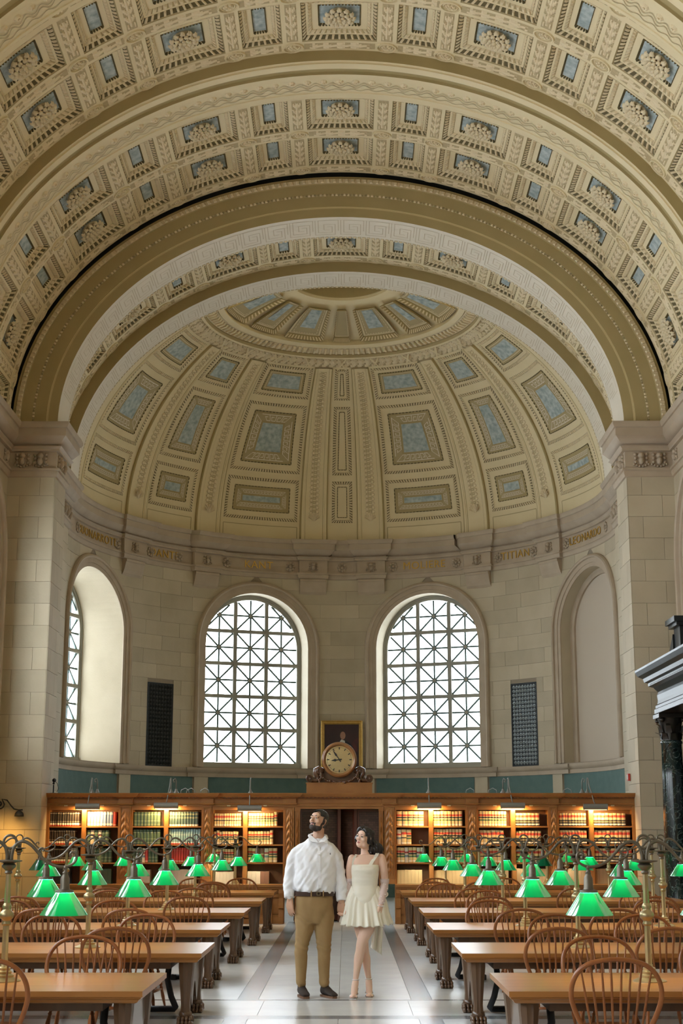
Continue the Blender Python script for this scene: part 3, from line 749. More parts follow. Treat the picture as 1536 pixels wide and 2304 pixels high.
# ---- apse half dome
DOME = empty('ceiling_dome', (0,0,0), 0, 'half dome of the apse with ribs and blue-centred trapezoid panels', kind='structure')
DR, DB, DZ = 6.66, 5.52, 9.98
def D(ph, t, d): p, q = R(ph), R(t); return ((DR-d)*cos(q)*sin(p), AYC+(DR-d)*cos(q)*cos(p), DZ+(DB-d)*sin(q))
mb = MB(); mb.grid(lambda i, j: D(-98+2.8*i, 78.5*j/28, 0), 70, 28); mb.build('dome_shell', CM, DOME, True)
def dpanel(ph0, ph1, t0, t1, kind, parent):
    """panel bounded by meridians and parallels; borders keep their width in metres"""
    tm = (t0+t1)/2; pm = (ph0+ph1)/2
    kv = math.degrees(1/math.hypot(DR*sin(R(tm)), DB*cos(R(tm))))
    n0 = -Vector((cos(R(tm))*sin(R(pm))/DR, cos(R(tm))*cos(R(pm))/DR, sin(R(tm))/DB)).normalized()
    mb = MB()
    def loop(i):
        a, b = t0+i*kv, t1-i*kv
        da, db = math.degrees(i/(DR*cos(R(a)))), math.degrees(i/(DR*cos(R(b))))
        return [(ph0+da, a), (ph1-da, a), (ph1-db, b), (ph0+db, b)]
    def ok(i): q = loop(i); return q[1][0] > q[0][0] and q[2][0] > q[3][0] and q[2][1] > q[1][1]
    def L2(p, q, t): return (lerp(p[0], q[0], t), lerp(p[1], q[1], t))
    def ringstrip(i0, i1, d0, d1, m, egg=0, em=ORN):
        if not ok(i1): return
        A, B = loop(i0), loop(i1)
        for s_ in range(4):
            a, b, c, e = A[s_], A[(s_+1) % 4], B[(s_+1) % 4], B[s_]
            ln = (Vector(D(*a, 0))-Vector(D(*b, 0))).length; n = max(2, round(ln/(egg or .4)))
            for k in range(n):
                q = [D(*L2(a, b, k/n), d0), D(*L2(a, b, (k+1)/n), d0), D(*L2(e, c, (k+1)/n), d1), D(*L2(e, c, k/n), d1)]
                mb.poly(q, m)
                if egg: pillow(mb, q, n0, .02, em, .7, .4)
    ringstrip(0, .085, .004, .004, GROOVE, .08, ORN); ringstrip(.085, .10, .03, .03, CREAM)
    fr = bl = None
    if kind == 'wide_mid':
        ringstrip(.26, .285, .006, .006, TAN, .10, GROOVE); ringstrip(.285, .34, .004, .004, OLIVE); ringstrip(.34, .56, .004, .004, TAN); fr = (.36, .545); bl = .62; ringstrip(.56, .62, .005, .005, OLIVE)
    elif kind == 'wide_low':
        ringstrip(.24, .26, .006, .006, TAN, .10, GROOVE); ringstrip(.26, .35, .004, .004, OLIVE); ringstrip(.35, .47, .004, .004, TAN); fr = (.36, .46); bl = .525; ringstrip(.47, .525, .005, .005, OLIVE)
    elif kind == 'wide_top':
        ringstrip(.18, .20, .006, .006, TAN, .08, GROOVE); ringstrip(.20, .25, .004, .004, OLIVE); ringstrip(.25, .265, .006, .006, CREAM); bl = .31; ringstrip(.265, .31, .005, .005, TAN)
    elif kind == 'narrow_mid':
        ringstrip(.22, .24, .006, .006, TAN, .10, GROOVE); ringstrip(.24, .29, .004, .004, OLIVE); ringstrip(.29, .43, .004, .004, TAN); fr = (.30, .42); bl = .47; ringstrip(.43, .47, .005, .005, OLIVE)
    elif kind == 'narrow_low':
        ringstrip(.24, .26, .006, .006, TAN, .10, GROOVE); ringstrip(.26, .34, .004, .004, OLIVE); ringstrip(.34, .44, .004, .004, TAN); fr = (.345, .435); bl = .49; ringstrip(.44, .49, .005, .005, OLIVE)
    elif kind == 'narrow_top':
        ringstrip(.16, .18, .006, .006, TAN, .08, GROOVE); ringstrip(.18, .22, .004, .004, TAN); bl = .25; ringstrip(.22, .25, .005, .005, OLIVE)
    elif kind == 'slot': ringstrip(.15, .17, .006, .006, OLIVE, .08, GROOVE)
    if bl and ok(bl):
        q = loop(bl); n = 3
        P_ = lambda u, v: D(*L2(L2(q[0], q[1], u), L2(q[3], q[2], u), v), .008)
        mb.grid(lambda i, j: P_(i/n, j/n), n, n, BLUE)
    if fr and ok(fr[1]):
        A, B = loop(fr[0]), loop(fr[1])
        for s_ in range(4):
            a, b, c, e = A[s_], A[(s_+1) % 4], B[(s_+1) % 4], B[s_]
            ln = (Vector(D(*a, 0))-Vector(D(*b, 0))).length; bw = fr[1]-fr[0]
            G = lambda u, v, d: D(*L2(L2(a, b, u/ln), L2(e, c, u/ln), v/bw), d)
            fret(mb, G, bw*.2, ln-bw*.9, 0, bw, bw*1.05, bw*.12, .009, WHITE, KEYS)
    return mb.build('dome_panel', CM, parent)
for sg in (-1, 1):
    for p0, p1, w in ((11.4, 30.6, 'wide'), (39.6, 53.0, 'narrow'), (62.2, 81.6, 'wide')):
        a, b = sorted((sg*p0, sg*p1))
        for t0, t1, k in ((5.8,18.2,'low'),(20.1,40.7,'mid'),(42.8,52.7,'top')): dpanel(a, b, t0, t1, w+'_'+k, DOME)
        mb = MB(); G = lambda u, v, d: D(u, v, d)
        for (u0, v0), (u1, v1) in (((a,4.2),(b,4.2)),((a,.6),(a,4.2)),((b,.6),(b,4.2))):
            n = 6; w = .12
            for i in range(n):
                x0, x1, y0_, y1_ = lerp(u0,u1,i/n), lerp(u0,u1,(i+1)/n), lerp(v0,v1,i/n), lerp(v0,v1,(i+1)/n)
                if u0 == u1: mb.poly([D(x0-w,y0_,.006),D(x0+w,y0_,.006),D(x1+w,y1_,.006),D(x1-w,y1_,.006)], TAN)
                else: mb.poly([D(x0,y0_-w,.006),D(x1,y1_-w,.006),D(x1,y1_+w,.006),D(x0,y0_+w,.006)], TAN)
        mb.build('dome_base_panel', CM, DOME)
for t0, t1 in ((5.8,18.2),(20.1,40.7),(42.8,52.7)): dpanel(-2.6, 2.6, t0, t1, 'slot', DOME)
for pc in (7.2, 35.0, 57.2, 86.):
    for sg in (-1, 1):
        c = sg*pc; h = 3.15; mb = MB(); prof = [(-h-.35,.0,OLIVE),(-h-.3,.05,OLIVE),(-h,.07,CREAM),(-h+.5,.075,CREAM),(-h+.6,.06,CREAM),(-h+.85,.06,TAN),(-h+.95,.05,CREAM),(h-.95,.05,TAN),(h-.85,.06,CREAM),(h-.6,.06,CREAM),(h-.5,.075,CREAM),(h,.07,OLIVE),(h+.3,.05,OLIVE),(h+.35,0,OLIVE)]
        for (p0, d0, m0), (p1, d1, _) in zip(prof, prof[1:]): mb.grid(lambda i, j: D(c+(p0, p1)[j], 53.2*i/24, (d0, d1)[j]), 24, 1, m0)
        o = mb.build('dome_rib', CM, DOME)
        if pc > 80: continue
        g = MB(); n = 34
        for k in range(n):
            t = 8.6+44*k/n
            kv = math.degrees(1/math.hypot(DR*sin(R(t)), DB*cos(R(t)))); ku = math.degrees(1/(DR*cos(R(t)))); sc_ = DR*cos(R(t))/DR
            G = lambda u, v, d: D(c+u*ku, t+v*kv, d)
            wv = .085*sc_+.01
            disc(g, G, -wv, 0, .052*sc_+.01, .025, ORN, 6, .052); disc(g, G, wv, .04, .052*sc_+.01, .025, ORN, 6, .052)
            for q in (0, 1):
                strip(g, G, [(wv*1.25*cos(PI*x/4+q*PI), -.08+.16*x/8*1.02) for x in range(0, 9, 2)], .018, .058, GROUND)
        # acanthus leaf at the foot
        for k in range(7):
            a_ = R(-54+18*k); G = lambda u, v, d: D(c+math.degrees(u/DR), 6.2+v*math.degrees(1/DB), d)
            L = .19+.05*cos(a_*2)
            g.poly([G(-.03*cos(a_), .0, .055), G(.03*cos(a_), 0, .055), G(L*sin(a_)+.05*cos(a_), L*cos(a_)*.9, .12), G(L*1.12*sin(a_), L*1.15*cos(a_), .085), G(L*sin(a_)-.05*cos(a_), L*cos(a_)*.9, .12)], ORN)
        g.build('guilloche', CM, o)
# garland, leaf ring, rim, cap panels, oculus
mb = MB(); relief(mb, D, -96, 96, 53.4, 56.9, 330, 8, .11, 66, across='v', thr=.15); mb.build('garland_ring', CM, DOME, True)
g = MB()
for k in range(-6, 7):
    c = k*14.4
    for q in (-1, 1): strip(g, lambda u, v, d: D(u, v, d), [(c-1.6*q, 53.5), (c+1.6*q, 56.8)], .5, .13, CREAM)
g.build('garland_ribbon', CM, DOME)
mb = MB()
for (t0, d0, m0), (t1, d1, _) in zip([(56.9,.0,CREAM),(57.0,.12,CREAM),(57.6,.13,TAN),(58.1,.08,TAN),(58.2,.05,ORN),(61.0,.12,OLIVE),(61.2,.17,CREAM),(62.6,.18,CREAM),(62.8,.02,CREAM)], [(57.0,.12,0),(57.6,.13,0),(58.1,.08,0),(58.2,.05,0),(61.0,.12,0),(61.2,.17,0),(62.6,.18,0),(62.8,.02,0),(62.9,0,0)]):
    mb.grid(lambda i, j: D(-97+3.88*i, (t0, t1)[j], (d0, d1)[j]), 50, 1, m0)
mb.build('dome_ring', CM, DOME)
g = MB()
for k in range(-36, 37):
    c = k*2.6; q = [D(c-1.1, 58.4, .06), D(c+1.1, 58.4, .06), D(c+.8, 60.8, .13), D(c-.8, 60.8, .13)]; pillow(g, q, (0,-.3,-.95), .06, ORN)
    q = [D(c+1.0, 58.3, .05), D(c+1.6, 58.3, .05), D(c+1.6, 60.6, .11), D(c+1.0, 60.6, .11)]; g.poly(q, OLIVE)
g.build('leaf_ring', CM, DOME)
def cap(p0, p1, bl):
    mb = MB(); t0, t1 = 63.3, 75.6; w = p1-p0
    def rr(k, dt): return (p0+k, p1-k, t0+dt, t1-dt)
    F = lambda u, v, d: D(u, v, d)
    seq = [(0,0,.0,OLIVE),(w*.07,.8,-.10,TAN),(w*.10,1.0,-.10,CREAM),(w*.13,1.25,-.10,OLIVE)]
    for a, b in zip(seq, seq[1:]):
        A, B = rr(a[0], a[1]), rr(b[0], b[1])
        for side in range(4):
            n = 6
            def C(r, t, d): return D(*((lerp(r[0],r[1],t),r[2]) if side == 0 else (r[1],lerp(r[2],r[3],t)) if side == 1 else (lerp(r[1],r[0],t),r[3]) if side == 2 else (r[0],lerp(r[3],r[2],t))), d+.12)
            for i in range(n): mb.poly([C(A,i/n,a[2]),C(A,(i+1)/n,a[2]),C(B,(i+1)/n,b[2]),C(B,i/n,b[2])], a[3])
            if a is seq[0]:
                m_ = 12 if side != 2 else 6
                for i in range(m_):
                    q = [C(A,(i+.15)/m_,0),C(A,(i+.6)/m_,0),C(B,(i+.6)/m_,-.06),C(B,(i+.15)/m_,-.06)]; mb.poly(q, ORN)
    r = rr(seq[-1][0], seq[-1][1])
    mb.grid(lambda i, j: D(lerp(r[0], r[1], i/3), lerp(r[2], r[3], j/3), .02), 3, 3, TAN)
    if bl:
        c = (p0+p1)/2; mb.grid(lambda i, j: D(c+(-bl, bl)[i], (66.8, 73.9)[j], .026), 1, 1, BLUE)
        for q in (w*.19,):
            for (u0, v0), (u1, v1) in (((p0+q,64.9),(p1-q,64.9)),((p1-q,64.9),(p1-q,74.4)),((p1-q,74.4),(p0+q,74.4)),((p0+q,74.4),(p0+q,64.9))):
                for i in range(9):
                    a0, a1 = (i+.1)/9, (i+.8)/9
                    if u0 == u1: mb.poly([D(u0-.15,lerp(v0,v1,a0),.03),D(u0+.15,lerp(v0,v1,a0),.03),D(u0+.15,lerp(v0,v1,a1),.03),D(u0-.15,lerp(v0,v1,a1),.03)], CREAM)
                    else: mb.poly([D(lerp(u0,u1,a0),v0-.1,.03),D(lerp(u0,u1,a1),v0-.1,.03),D(lerp(u0,u1,a1),v0+.1,.03),D(lerp(u0,u1,a0),v0+.1,.03)], CREAM)
    mb.build('cap_panel', CM, DOME)
for p0, p1, bl in ((-4.6,4.6,0),(10,31.8,4.6),(-31.8,-10,4.6),(37.5,54.5,2.6),(-54.5,-37.5,2.6),(60,82,4.6),(-82,-60,4.6)): cap(p0, p1, bl)
mb = MB(); ro = DR*cos(R(78.5)); zo = DZ+DB*sin(R(78.5))
mb.lathe([(ro+.02,zo-.01),(ro,zo-.03),(ro-.05,zo-.02),(ro-.06,zo+.05),(ro-.08,zo+.06),(ro-.08,zo+.45),(.01,zo+.6)], 48, (0,AYC,0), lambda i: CREAM if i < 3 else OLIVE); mb.build('oculus', CM, DOME)

# ---- frieze letters, rosettes, masks, corbels on the entablature
def flat_on_apse(o, ph, z, r): o.location = (r*sin(R(ph)), AYC+r*cos(R(ph)), z); o.rotation_euler = (PI/2, 0, -R(ph))
def text(word, ph, z, size, r):
    """gilt letters bent along the apse frieze"""
    c = bpy.data.curves.new('frieze_lettering', 'FONT'); c.body = word; c.size = size; c.align_x = 'CENTER'; c.align_y = 'CENTER'; c.extrude = .006; c.space_character = 1.1
    t = bpy.data.objects.new('frieze_lettering', c); COL.objects.link(t)
    dg = bpy.context.evaluated_depsgraph_get(); me = bpy.data.meshes.new_from_object(t.evaluated_get(dg)); bpy.data.objects.remove(t)
    for v in me.vertices:
        x, y, zz = v.co; a = R(ph)+x/r; q = r-zz; v.co = (q*sin(a), AYC+q*cos(a), z+y)
    me.materials.clear(); me.materials.append(M['gold']); return link('frieze_lettering', me, ENTAB)
FR = AR-.045
for w, ph in (('BUONARROTI',-72.5),('DANTE',-47),('KANT',-21),('MOLIERE',20.6),('TITIAN',45.8),('LEONARDO',71.5)): text(w, ph, 9.225, .30, FR)
rm = MB()
for k in range(8): a = 2*PI*k/8; rm.ball((.10*cos(a), .10*sin(a), .01), .048, 6, 4, sc=(1,1,.6))
rm.ball((0,0,.02), .05, 8, 4); RM = rm.mesh('frieze_rosette', M['stone_trim'], True)
for ph in (-62.8,-51.3,-42.6,-29.2,-12.9,0,12.7,29,40.5,51.3,62.8,82,-82):
    o = link('frieze_rosette', RM, ENTAB); flat_on_apse(o, ph, 9.225, AR-.03)
mk = MB(); mk.ball((0,.07,.02), .06, 8, 5); mk.ball((0,-.03,.03), .065, 8, 5, sc=(.8,1.2,1))
for sx in (-1, 1):
    for zz in (.09, .02, -.05): mk.ball((sx*.10, zz, .01), .035, 6, 4)
    for q in range(3): mk.ball((sx*(.03+.05*q), -.13+.02*q, .01), .026, 6, 4)
MK = mk.mesh('frieze_mask', M['stone_trim'], True)
for ph in (-57.3,-35,-7.25,7.25,35,57.3):
    o = link('frieze_mask', MK, ENTAB); flat_on_apse(o, ph, 9.225, AR-.13)
for sg in (-1, 1):
    for x in (6.18, 6.55): o = link('frieze_mask', MK, ENTAB); o.location = (sg*x, YP-.03, 9.235); o.rotation_euler = (PI/2,0,0); o.scale = (1.15,1.15,1.15)
    for y in (29.55, 29.95): o = link('frieze_mask', MK, ENTAB); o.location = (sg*(PX-.03), y, 9.235); o.rotation_euler = (PI/2,0,-sg*PI/2); o.scale = (1.15,1.15,1.15)
    for y in (33.75, 34.1, 34.4): o = link('frieze_mask', MK, ENTAB); o.location = (sg*(6.58-.03), y, 9.235); o.rotation_euler = (PI/2,0,-sg*PI/2); o.scale = (1.15,1.15,1.15)
    o = link('frieze_mask', MK, ENTAB); o.location = (sg*(HW-.03), 28.9, 9.235); o.rotation_euler = (PI/2,0,-sg*PI/2)
for ph in (-57.3,-35,-7.25,7.25,35,57.3):
    mb = MB(); h = 3.3; pr = [(.10,8.87),(.17,8.86),(.17,8.80),(.15,8.78),(.10,8.60),(.06,8.50),(.0,8.42)]
    mb.grid(lambda i, j: ((AR-pr[j][0])*sin(R(ph+(-h, h)[i])), AYC+(AR-pr[j][0])*cos(R(ph+(-h, h)[i])), pr[j][1]), 1, len(pr)-1)
    for e in (-h, h): mb.poly([((AR-d)*sin(R(ph+e)), AYC+(AR-d)*cos(R(ph+e)), z) for d, z in pr]+[(AR*sin(R(ph+e)), AYC+AR*cos(R(ph+e)), 8.87)])
    mb.build('frieze_corbel', M['stone_trim'], ENTAB)
# ============================================================ bookcases across the arch
M['oak'] = mat('oak', (.25,.10,.026), .42, col2=(.34,.15,.042), scale=3, stretch=(1.2,6,1.2), detail=6, bump=.04, bscale=60, spec=.4)
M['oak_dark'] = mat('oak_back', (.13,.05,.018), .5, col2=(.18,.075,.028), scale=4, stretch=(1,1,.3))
M['table'] = mat('table_oak', (.29,.112,.026), .28, col2=(.40,.175,.048), scale=2.2, stretch=(.35,3.5,3.5), detail=6, coat=.08, spec=.35)
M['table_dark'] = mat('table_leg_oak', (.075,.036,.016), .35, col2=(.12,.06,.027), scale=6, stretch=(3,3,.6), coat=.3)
M['chair'] = mat('chair_wood', (.21,.062,.015), .36, col2=(.29,.10,.026), scale=7, stretch=(2,2,.5), coat=.08, rnd=.18, spec=.35)
M['brass'] = mat('brass', (.44,.35,.19), .38, metal=.85, col2=(.36,.29,.16), scale=8)
M['bronze'] = mat('bronze_dark', (.115,.10,.075), .42, metal=.6, col2=(.17,.145,.105), scale=10)
M['iron'] = mat('iron_grey', (.22,.215,.19), .45, metal=.2)
M['blackm'] = mat('black_metal', (.02,.02,.022), .5)
K = .9884
def bx(x): return .105+(x-.105)*K
def bz(z): return 1.7+(z-1.7)*K
YS, YC = 29.9, 29.45                 # shelf front, counter front
ZC = .74; ZSH = [bz(1.86), bz(1.50), bz(1.145)]; ZOP = bz(2.20); ZTOP = bz(2.51); ZARC = bz(2.28)
BAY = [(-5.86,-4.46,-5.18),(-4.23,-2.78,-3.52),(-2.60,-1.13,-1.925),(1.09,2.55,1.82),(2.75,4.21,3.475),(4.37,5.86,5.05)]
BAY = [(bx(a) if abs(a) < 5.8 else a, bx(b) if abs(b) < 5.8 else b, bx(c)) for a, b, c in BAY]
BN = ['outermost left bookcase bay, holding dark and grey volumes','second left bookcase bay, holding green, pale blue and red volumes','left bookcase bay next to the doorway, holding tan law volumes','right bookcase bay next to the doorway, partly empty','second right bookcase bay, holding red-banded tan volumes','outermost right bookcase bay, tightly filled with tan and black volumes']
DEP = .33
RELM = [M['oak'], M['oak'], M['oak'], M['oak']]
def pilaster(x0, x1, z0, z1, y, parent, d=.03, name='carved_pilaster'):
    mb = MB(); mb.b2((x0, y-.02, z0), (x1, y+.06, z1), 0)
    mb.b2((x0-.008, y-.035, z0), (x1+.008, y+.05, z0+.09)); mb.b2((x0-.008, y-.035, z1-.06), (x1+.008, y+.05, z1))
    for q in (x0+.012, x1-.012): mb.b2((q-.008, y-.03, z0+.09), (q+.008, y, z1-.06))
    w = x1-x0
    relief(mb, lambda u, v, dd: (u, y-.02-dd, v), x0+.025, x1-.025, z0+.12, z1-.09, 8, 56, .03, 9, 0, 0)
    return mb.build(name, M['oak'], parent)
bays = []
for i, (x0, x1, xd) in enumerate(BAY):
    t = empty('bookcase', ((x0+x1)/2, YS+DEP/2, 0), 0, 'oak '+BN[i], 'bookcase', 'oak bookcase bays across the arch'); bays.append(t)
    cx, cy = (x0+x1)/2, YS+DEP/2
    def part(name, boxes, m):
        mb = MB()
        for lo, hi in boxes: mb.b2((lo[0]-cx, lo[1]-cy, lo[2]), (hi[0]-cx, hi[1]-cy, hi[2]))
        return mb.build(name, m, t)
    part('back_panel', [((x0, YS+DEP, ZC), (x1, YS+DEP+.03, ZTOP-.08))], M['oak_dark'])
    part('side_panel', [((x0, YS, ZC), (x0+.03, YS+DEP, ZOP))], M['oak']); part('side_panel', [((x1-.03, YS, ZC), (x1, YS+DEP, ZOP))], M['oak'])
    part('divider', [((xd-.045, YS-.012, ZC), (xd+.045, YS+DEP, ZOP)), ((xd-.03, YS-.022, ZC), (xd+.03, YS-.012, ZOP))], M['oak'])
    for z in ZSH: part('shelf', [((x0+.03, YS+.005, z-.028), (xd-.045, YS+DEP, z)), ((xd+.045, YS+.005, z-.028), (x1-.03, YS+DEP, z))], M['oak'])
    part('top_rail', [((x0, YS-.01, ZOP-.02), (x1, YS+DEP, ZOP+.10)), ((x0, YS-.03, ZOP+.05), (x1, YS, ZOP+.075))], M['oak'])
    for xx in ((x0+xd)/2, (x1+xd)/2): part('number_plate', [((xx-.035, YS-.034, ZOP+.052), (xx+.035, YS-.03, ZOP+.073))], M['goldline'])
# continuous cornice with dentils, carved pilasters
CRN = empty('bookcase_cornice', (0, YS, ZARC), 0, 'long dentilled oak cornice capping all the bookcases', 'cornice')
mb = MB(); br = [-5.90]
pil = [(-4.46,-4.23),(-2.78,-2.60),(-1.13,-.93),(.87,1.09),(2.55,2.75),(4.21,4.37)]; pil = [(bx(a)+.005, bx(b)-.005) for a, b in pil]
cpath = [(-5.87, YS)]
for a, b in pil: cpath += [(a-.015, YS), (a-.015, YS-.05), (b+.015, YS-.05), (b+.015, YS)]
cpath += [(5.87, YS)]
rel = [(x, y-YS) for x, y in cpath]
zz = lambda z: bz(z)-ZARC
prof = [(-.02,zz(2.28)),(.03,zz(2.285)),(.035,zz(2.31)),(.02,zz(2.315)),(.02,zz(2.405)),(.05,zz(2.41)),(.05,zz(2.428)),(.10,zz(2.432)),(.11,zz(2.45)),(.13,zz(2.47)),(.15,zz(2.505)),(.15,zz(2.512)),(-DEP,zz(2.512))]
sweep(mb, rel, prof); mb.build('cornice_moulding', M['oak'], CRN, 'auto')
mb = MB()
for k in range(150):
    x = -5.84+11.68*k/149; mb.b2((x-.022, -.085, zz(2.41)), (x+.022, -.045, zz(2.43)))
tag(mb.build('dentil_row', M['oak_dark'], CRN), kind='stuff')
for a, b in pil: pilaster(a, b, ZC-ZARC, ZOP+.09-ZARC, -.005, CRN)
for a, b in ((-5.88,-5.81),(5.81,5.88)):
    mb = MB(); mb.b2((a, -.03, ZC-ZARC), (b, .05, ZOP+.09-ZARC)); mb.build('end_stile', M['oak'], CRN)
# second pilaster each side of the portal
for a, b in ((bx(-.93)+.01, bx(-.82)),(bx(.77), bx(.87)-.01)): pilaster(a, b, .02-ZARC, ZOP+.02-ZARC, -.01, CRN)
mb = MB(); mb.b2((bx(-.93), -.03, ZOP-ZARC), (bx(.87), .25, ZOP+.10-ZARC)); mb.b2((bx(-.93), -.05, ZOP+.05-ZARC), (bx(.87), .0, ZOP+.075-ZARC)); mb.build('portal_lintel', M['oak'], CRN)
# counters with panelled base
for sg, nm in ((-1,'left'),(1,'right')):
    xa, xb = sorted((sg*5.86, bx(-1.12) if sg < 0 else bx(1.08)))
    t = empty('counter', ((xa+xb)/2, YC+.2, 0), 0, 'oak counter with panelled base running below the %s bookcases' % nm, 'counter')
    c = (xa+xb)/2; y0 = YC
    mb = MB(); mb.b2((xa-c, -.2, ZC-.045), (xb-c, .25, ZC)); mb.b2((xa-c, -.175, ZC-.085), (xb-c, .25, ZC-.045)); mb.build('counter_top', M['oak'], t)
    mb = MB(); mb.b2((xa-c, -.10, 0), (xb-c, .25, ZC-.085)); mb.b2((xa-c, -.15, 0), (xb-c, -.10, .13)); mb.b2((xa-c, -.13, .13), (xb-c, -.10, .16)); mb.b2((xa-c, -.13, .50), (xb-c, -.10, .56)); mb.build('base_cabinet', M['oak'], t)
    n = 12
    for k in range(n):
        a, b = lerp(xa, xb, (k+.06)/n)-c, lerp(xa, xb, (k+.94)/n)-c; mb = MB(); mb.b2((a, -.118, .19), (b, -.10, .47)); mb.b2((a+.04, -.128, .23), (b-.04, -.118, .43)); mb.build('base_panel', M['oak'], t)
    xe = (xb if sg < 0 else xa)
    for dx in (0, sg*.22):
        pts = [(-.19,ZC-.09),(-.2,ZC-.16),(-.13,ZC-.26),(-.16,.40),(-.19,.34),(-.19,.30),(-.14,.28),(-.16,.20),(-.19,.13),(-.19,0),(.1,0),(.1,ZC-.09)]
        mb = MB(); xx = xe-c+dx-sg*(-.055); w = .045
        A = [(xx-w, y, z) for y, z in pts]; B = [(xx+w, y, z) for y, z in pts]
        mb.poly(A); mb.poly(B[::-1])
        for i in range(len(pts)): mb.poly([A[i-1], A[i], B[i], B[i-1]])
        mb.build('scroll_bracket', M['oak'], t)
# vestibule doors in the portal
M['leather'] = mat('door_leather', (.045,.022,.014), .35)
def brick_mat():
    m, nt, p = _nt('leather_tiles'); tc = _n(nt, 'ShaderNodeTexCoord'); mp = _n(nt, 'ShaderNodeMapping'); br = _n(nt, 'ShaderNodeTexBrick')
    mp.inputs['Rotation'].default_value = (PI/2, 0, 0)
    nt.links.new(tc.outputs['Object'], mp.inputs[0]); nt.links.new(mp.outputs[0], br.inputs['Vector'])
    br.inputs['Scale'].default_value = 5.5; br.inputs['Color1'].default_value = (.055,.026,.016,1); br.inputs['Color2'].default_value = (.10,.05,.032,1); br.inputs['Mortar'].default_value = (.02,.01,.007,1); br.inputs['Mortar Size'].default_value = .015
    nt.links.new(br.outputs[0], p.inputs['Base Color']); p.inputs['Roughness'].default_value = .3
    b = _n(nt, 'ShaderNodeBump'); b.inputs['Strength'].default_value = .4; b.inputs['Distance'].default_value = .02; nt.links.new(br.outputs['Fac'], b.inputs['Height']); b.invert = True; nt.links.new(b.outputs[0], p.inputs['Normal'])
    return m
M['tiles'] = brick_mat(); M['redwood'] = mat('mahogany', (.10,.028,.016), .3, coat=.4)
DO = empty('door_1', (0, 30.25, 0), 0, 'dark mahogany and leather vestibule doors in the bookcase portal', kind='structure')
def leaf(x0, x1, y0, y1, name='door_leaf'):
    L = math.hypot(x1-x0, y1-y0); ang = math.atan2(y1-y0, x1-x0)
    mb = MB(); mb.b2((0, -.02, .02), (L, .02, ZOP-.01), 0)
    o = mb.build(name, M['redwood'], DO, loc=(x0, y0, 0), rz=ang)
    mb = MB(); mb.b2((.035, -.028, .9), (L-.035, -.018, ZOP-.05)); mb.build('leather_panel', M['tiles'], o)
    mb = MB(); mb.b2((.035, -.028, .12), (L-.035, -.018, .82)); mb.build('leather_panel', M['leather'], o)
leaf(-.82, -.05, .05, .22); leaf(.0, .28, .30, .02); leaf(.34, .80, .05, .02)
for x in (-.03, .30):
    mb = MB(); mb.b2((x-.03, -.0, 0), (x+.03, .30, ZOP)); mb.build('door_post', M['redwood'], DO)
mb = MB(); mb.b2((-.95, .32, 0), (.9, .36, ZOP+.1)); mb.build('door_back', M['shadow'], DO)
mb = MB(); mb.tube([(-.05,.0,1.0),(.33,.0,1.0)], .012, 6); mb.build('push_bar', M['brass'], DO)

# ---- books
def book_mat(name, stops, rough=.55, var=.12):
    """cloth colour with bands up the spine, by height along the book"""
    m, nt, p = _nt(name); tc = _n(nt, 'ShaderNodeTexCoord'); sx = _n(nt, 'ShaderNodeSeparateXYZ'); rp = _n(nt, 'ShaderNodeValToRGB')
    nt.links.new(tc.outputs['Generated'], sx.inputs[0]); nt.links.new(sx.outputs[2], rp.inputs[0]); rp.color_ramp.interpolation = 'CONSTANT'
    e = rp.color_ramp.elements
    for k, (q, c) in enumerate(stops):
        if k < 2: el = e[k]; el.position = q
        else: el = e.new(q)
        el.color = (*c, 1)
    hs = _n(nt, 'ShaderNodeHueSaturation'); oi = _n(nt, 'ShaderNodeObjectInfo'); mr = _n(nt, 'ShaderNodeMapRange'); mr.inputs[3].default_value = 1-var; mr.inputs[4].default_value = 1+var
    nt.links.new(oi.outputs['Random'], mr.inputs[0]); nt.links.new(mr.outputs[0], hs.inputs['Value']); nt.links.new(rp.outputs[0], hs.inputs['Color']); nt.links.new(hs.outputs[0], p.inputs['Base Color'])
    p.inputs['Roughness'].default_value = rough; return m
tan, red, blk, grn, wht = (.60,.44,.22), (.48,.05,.03), (.03,.028,.025), (.09,.15,.07), (.75,.70,.60)
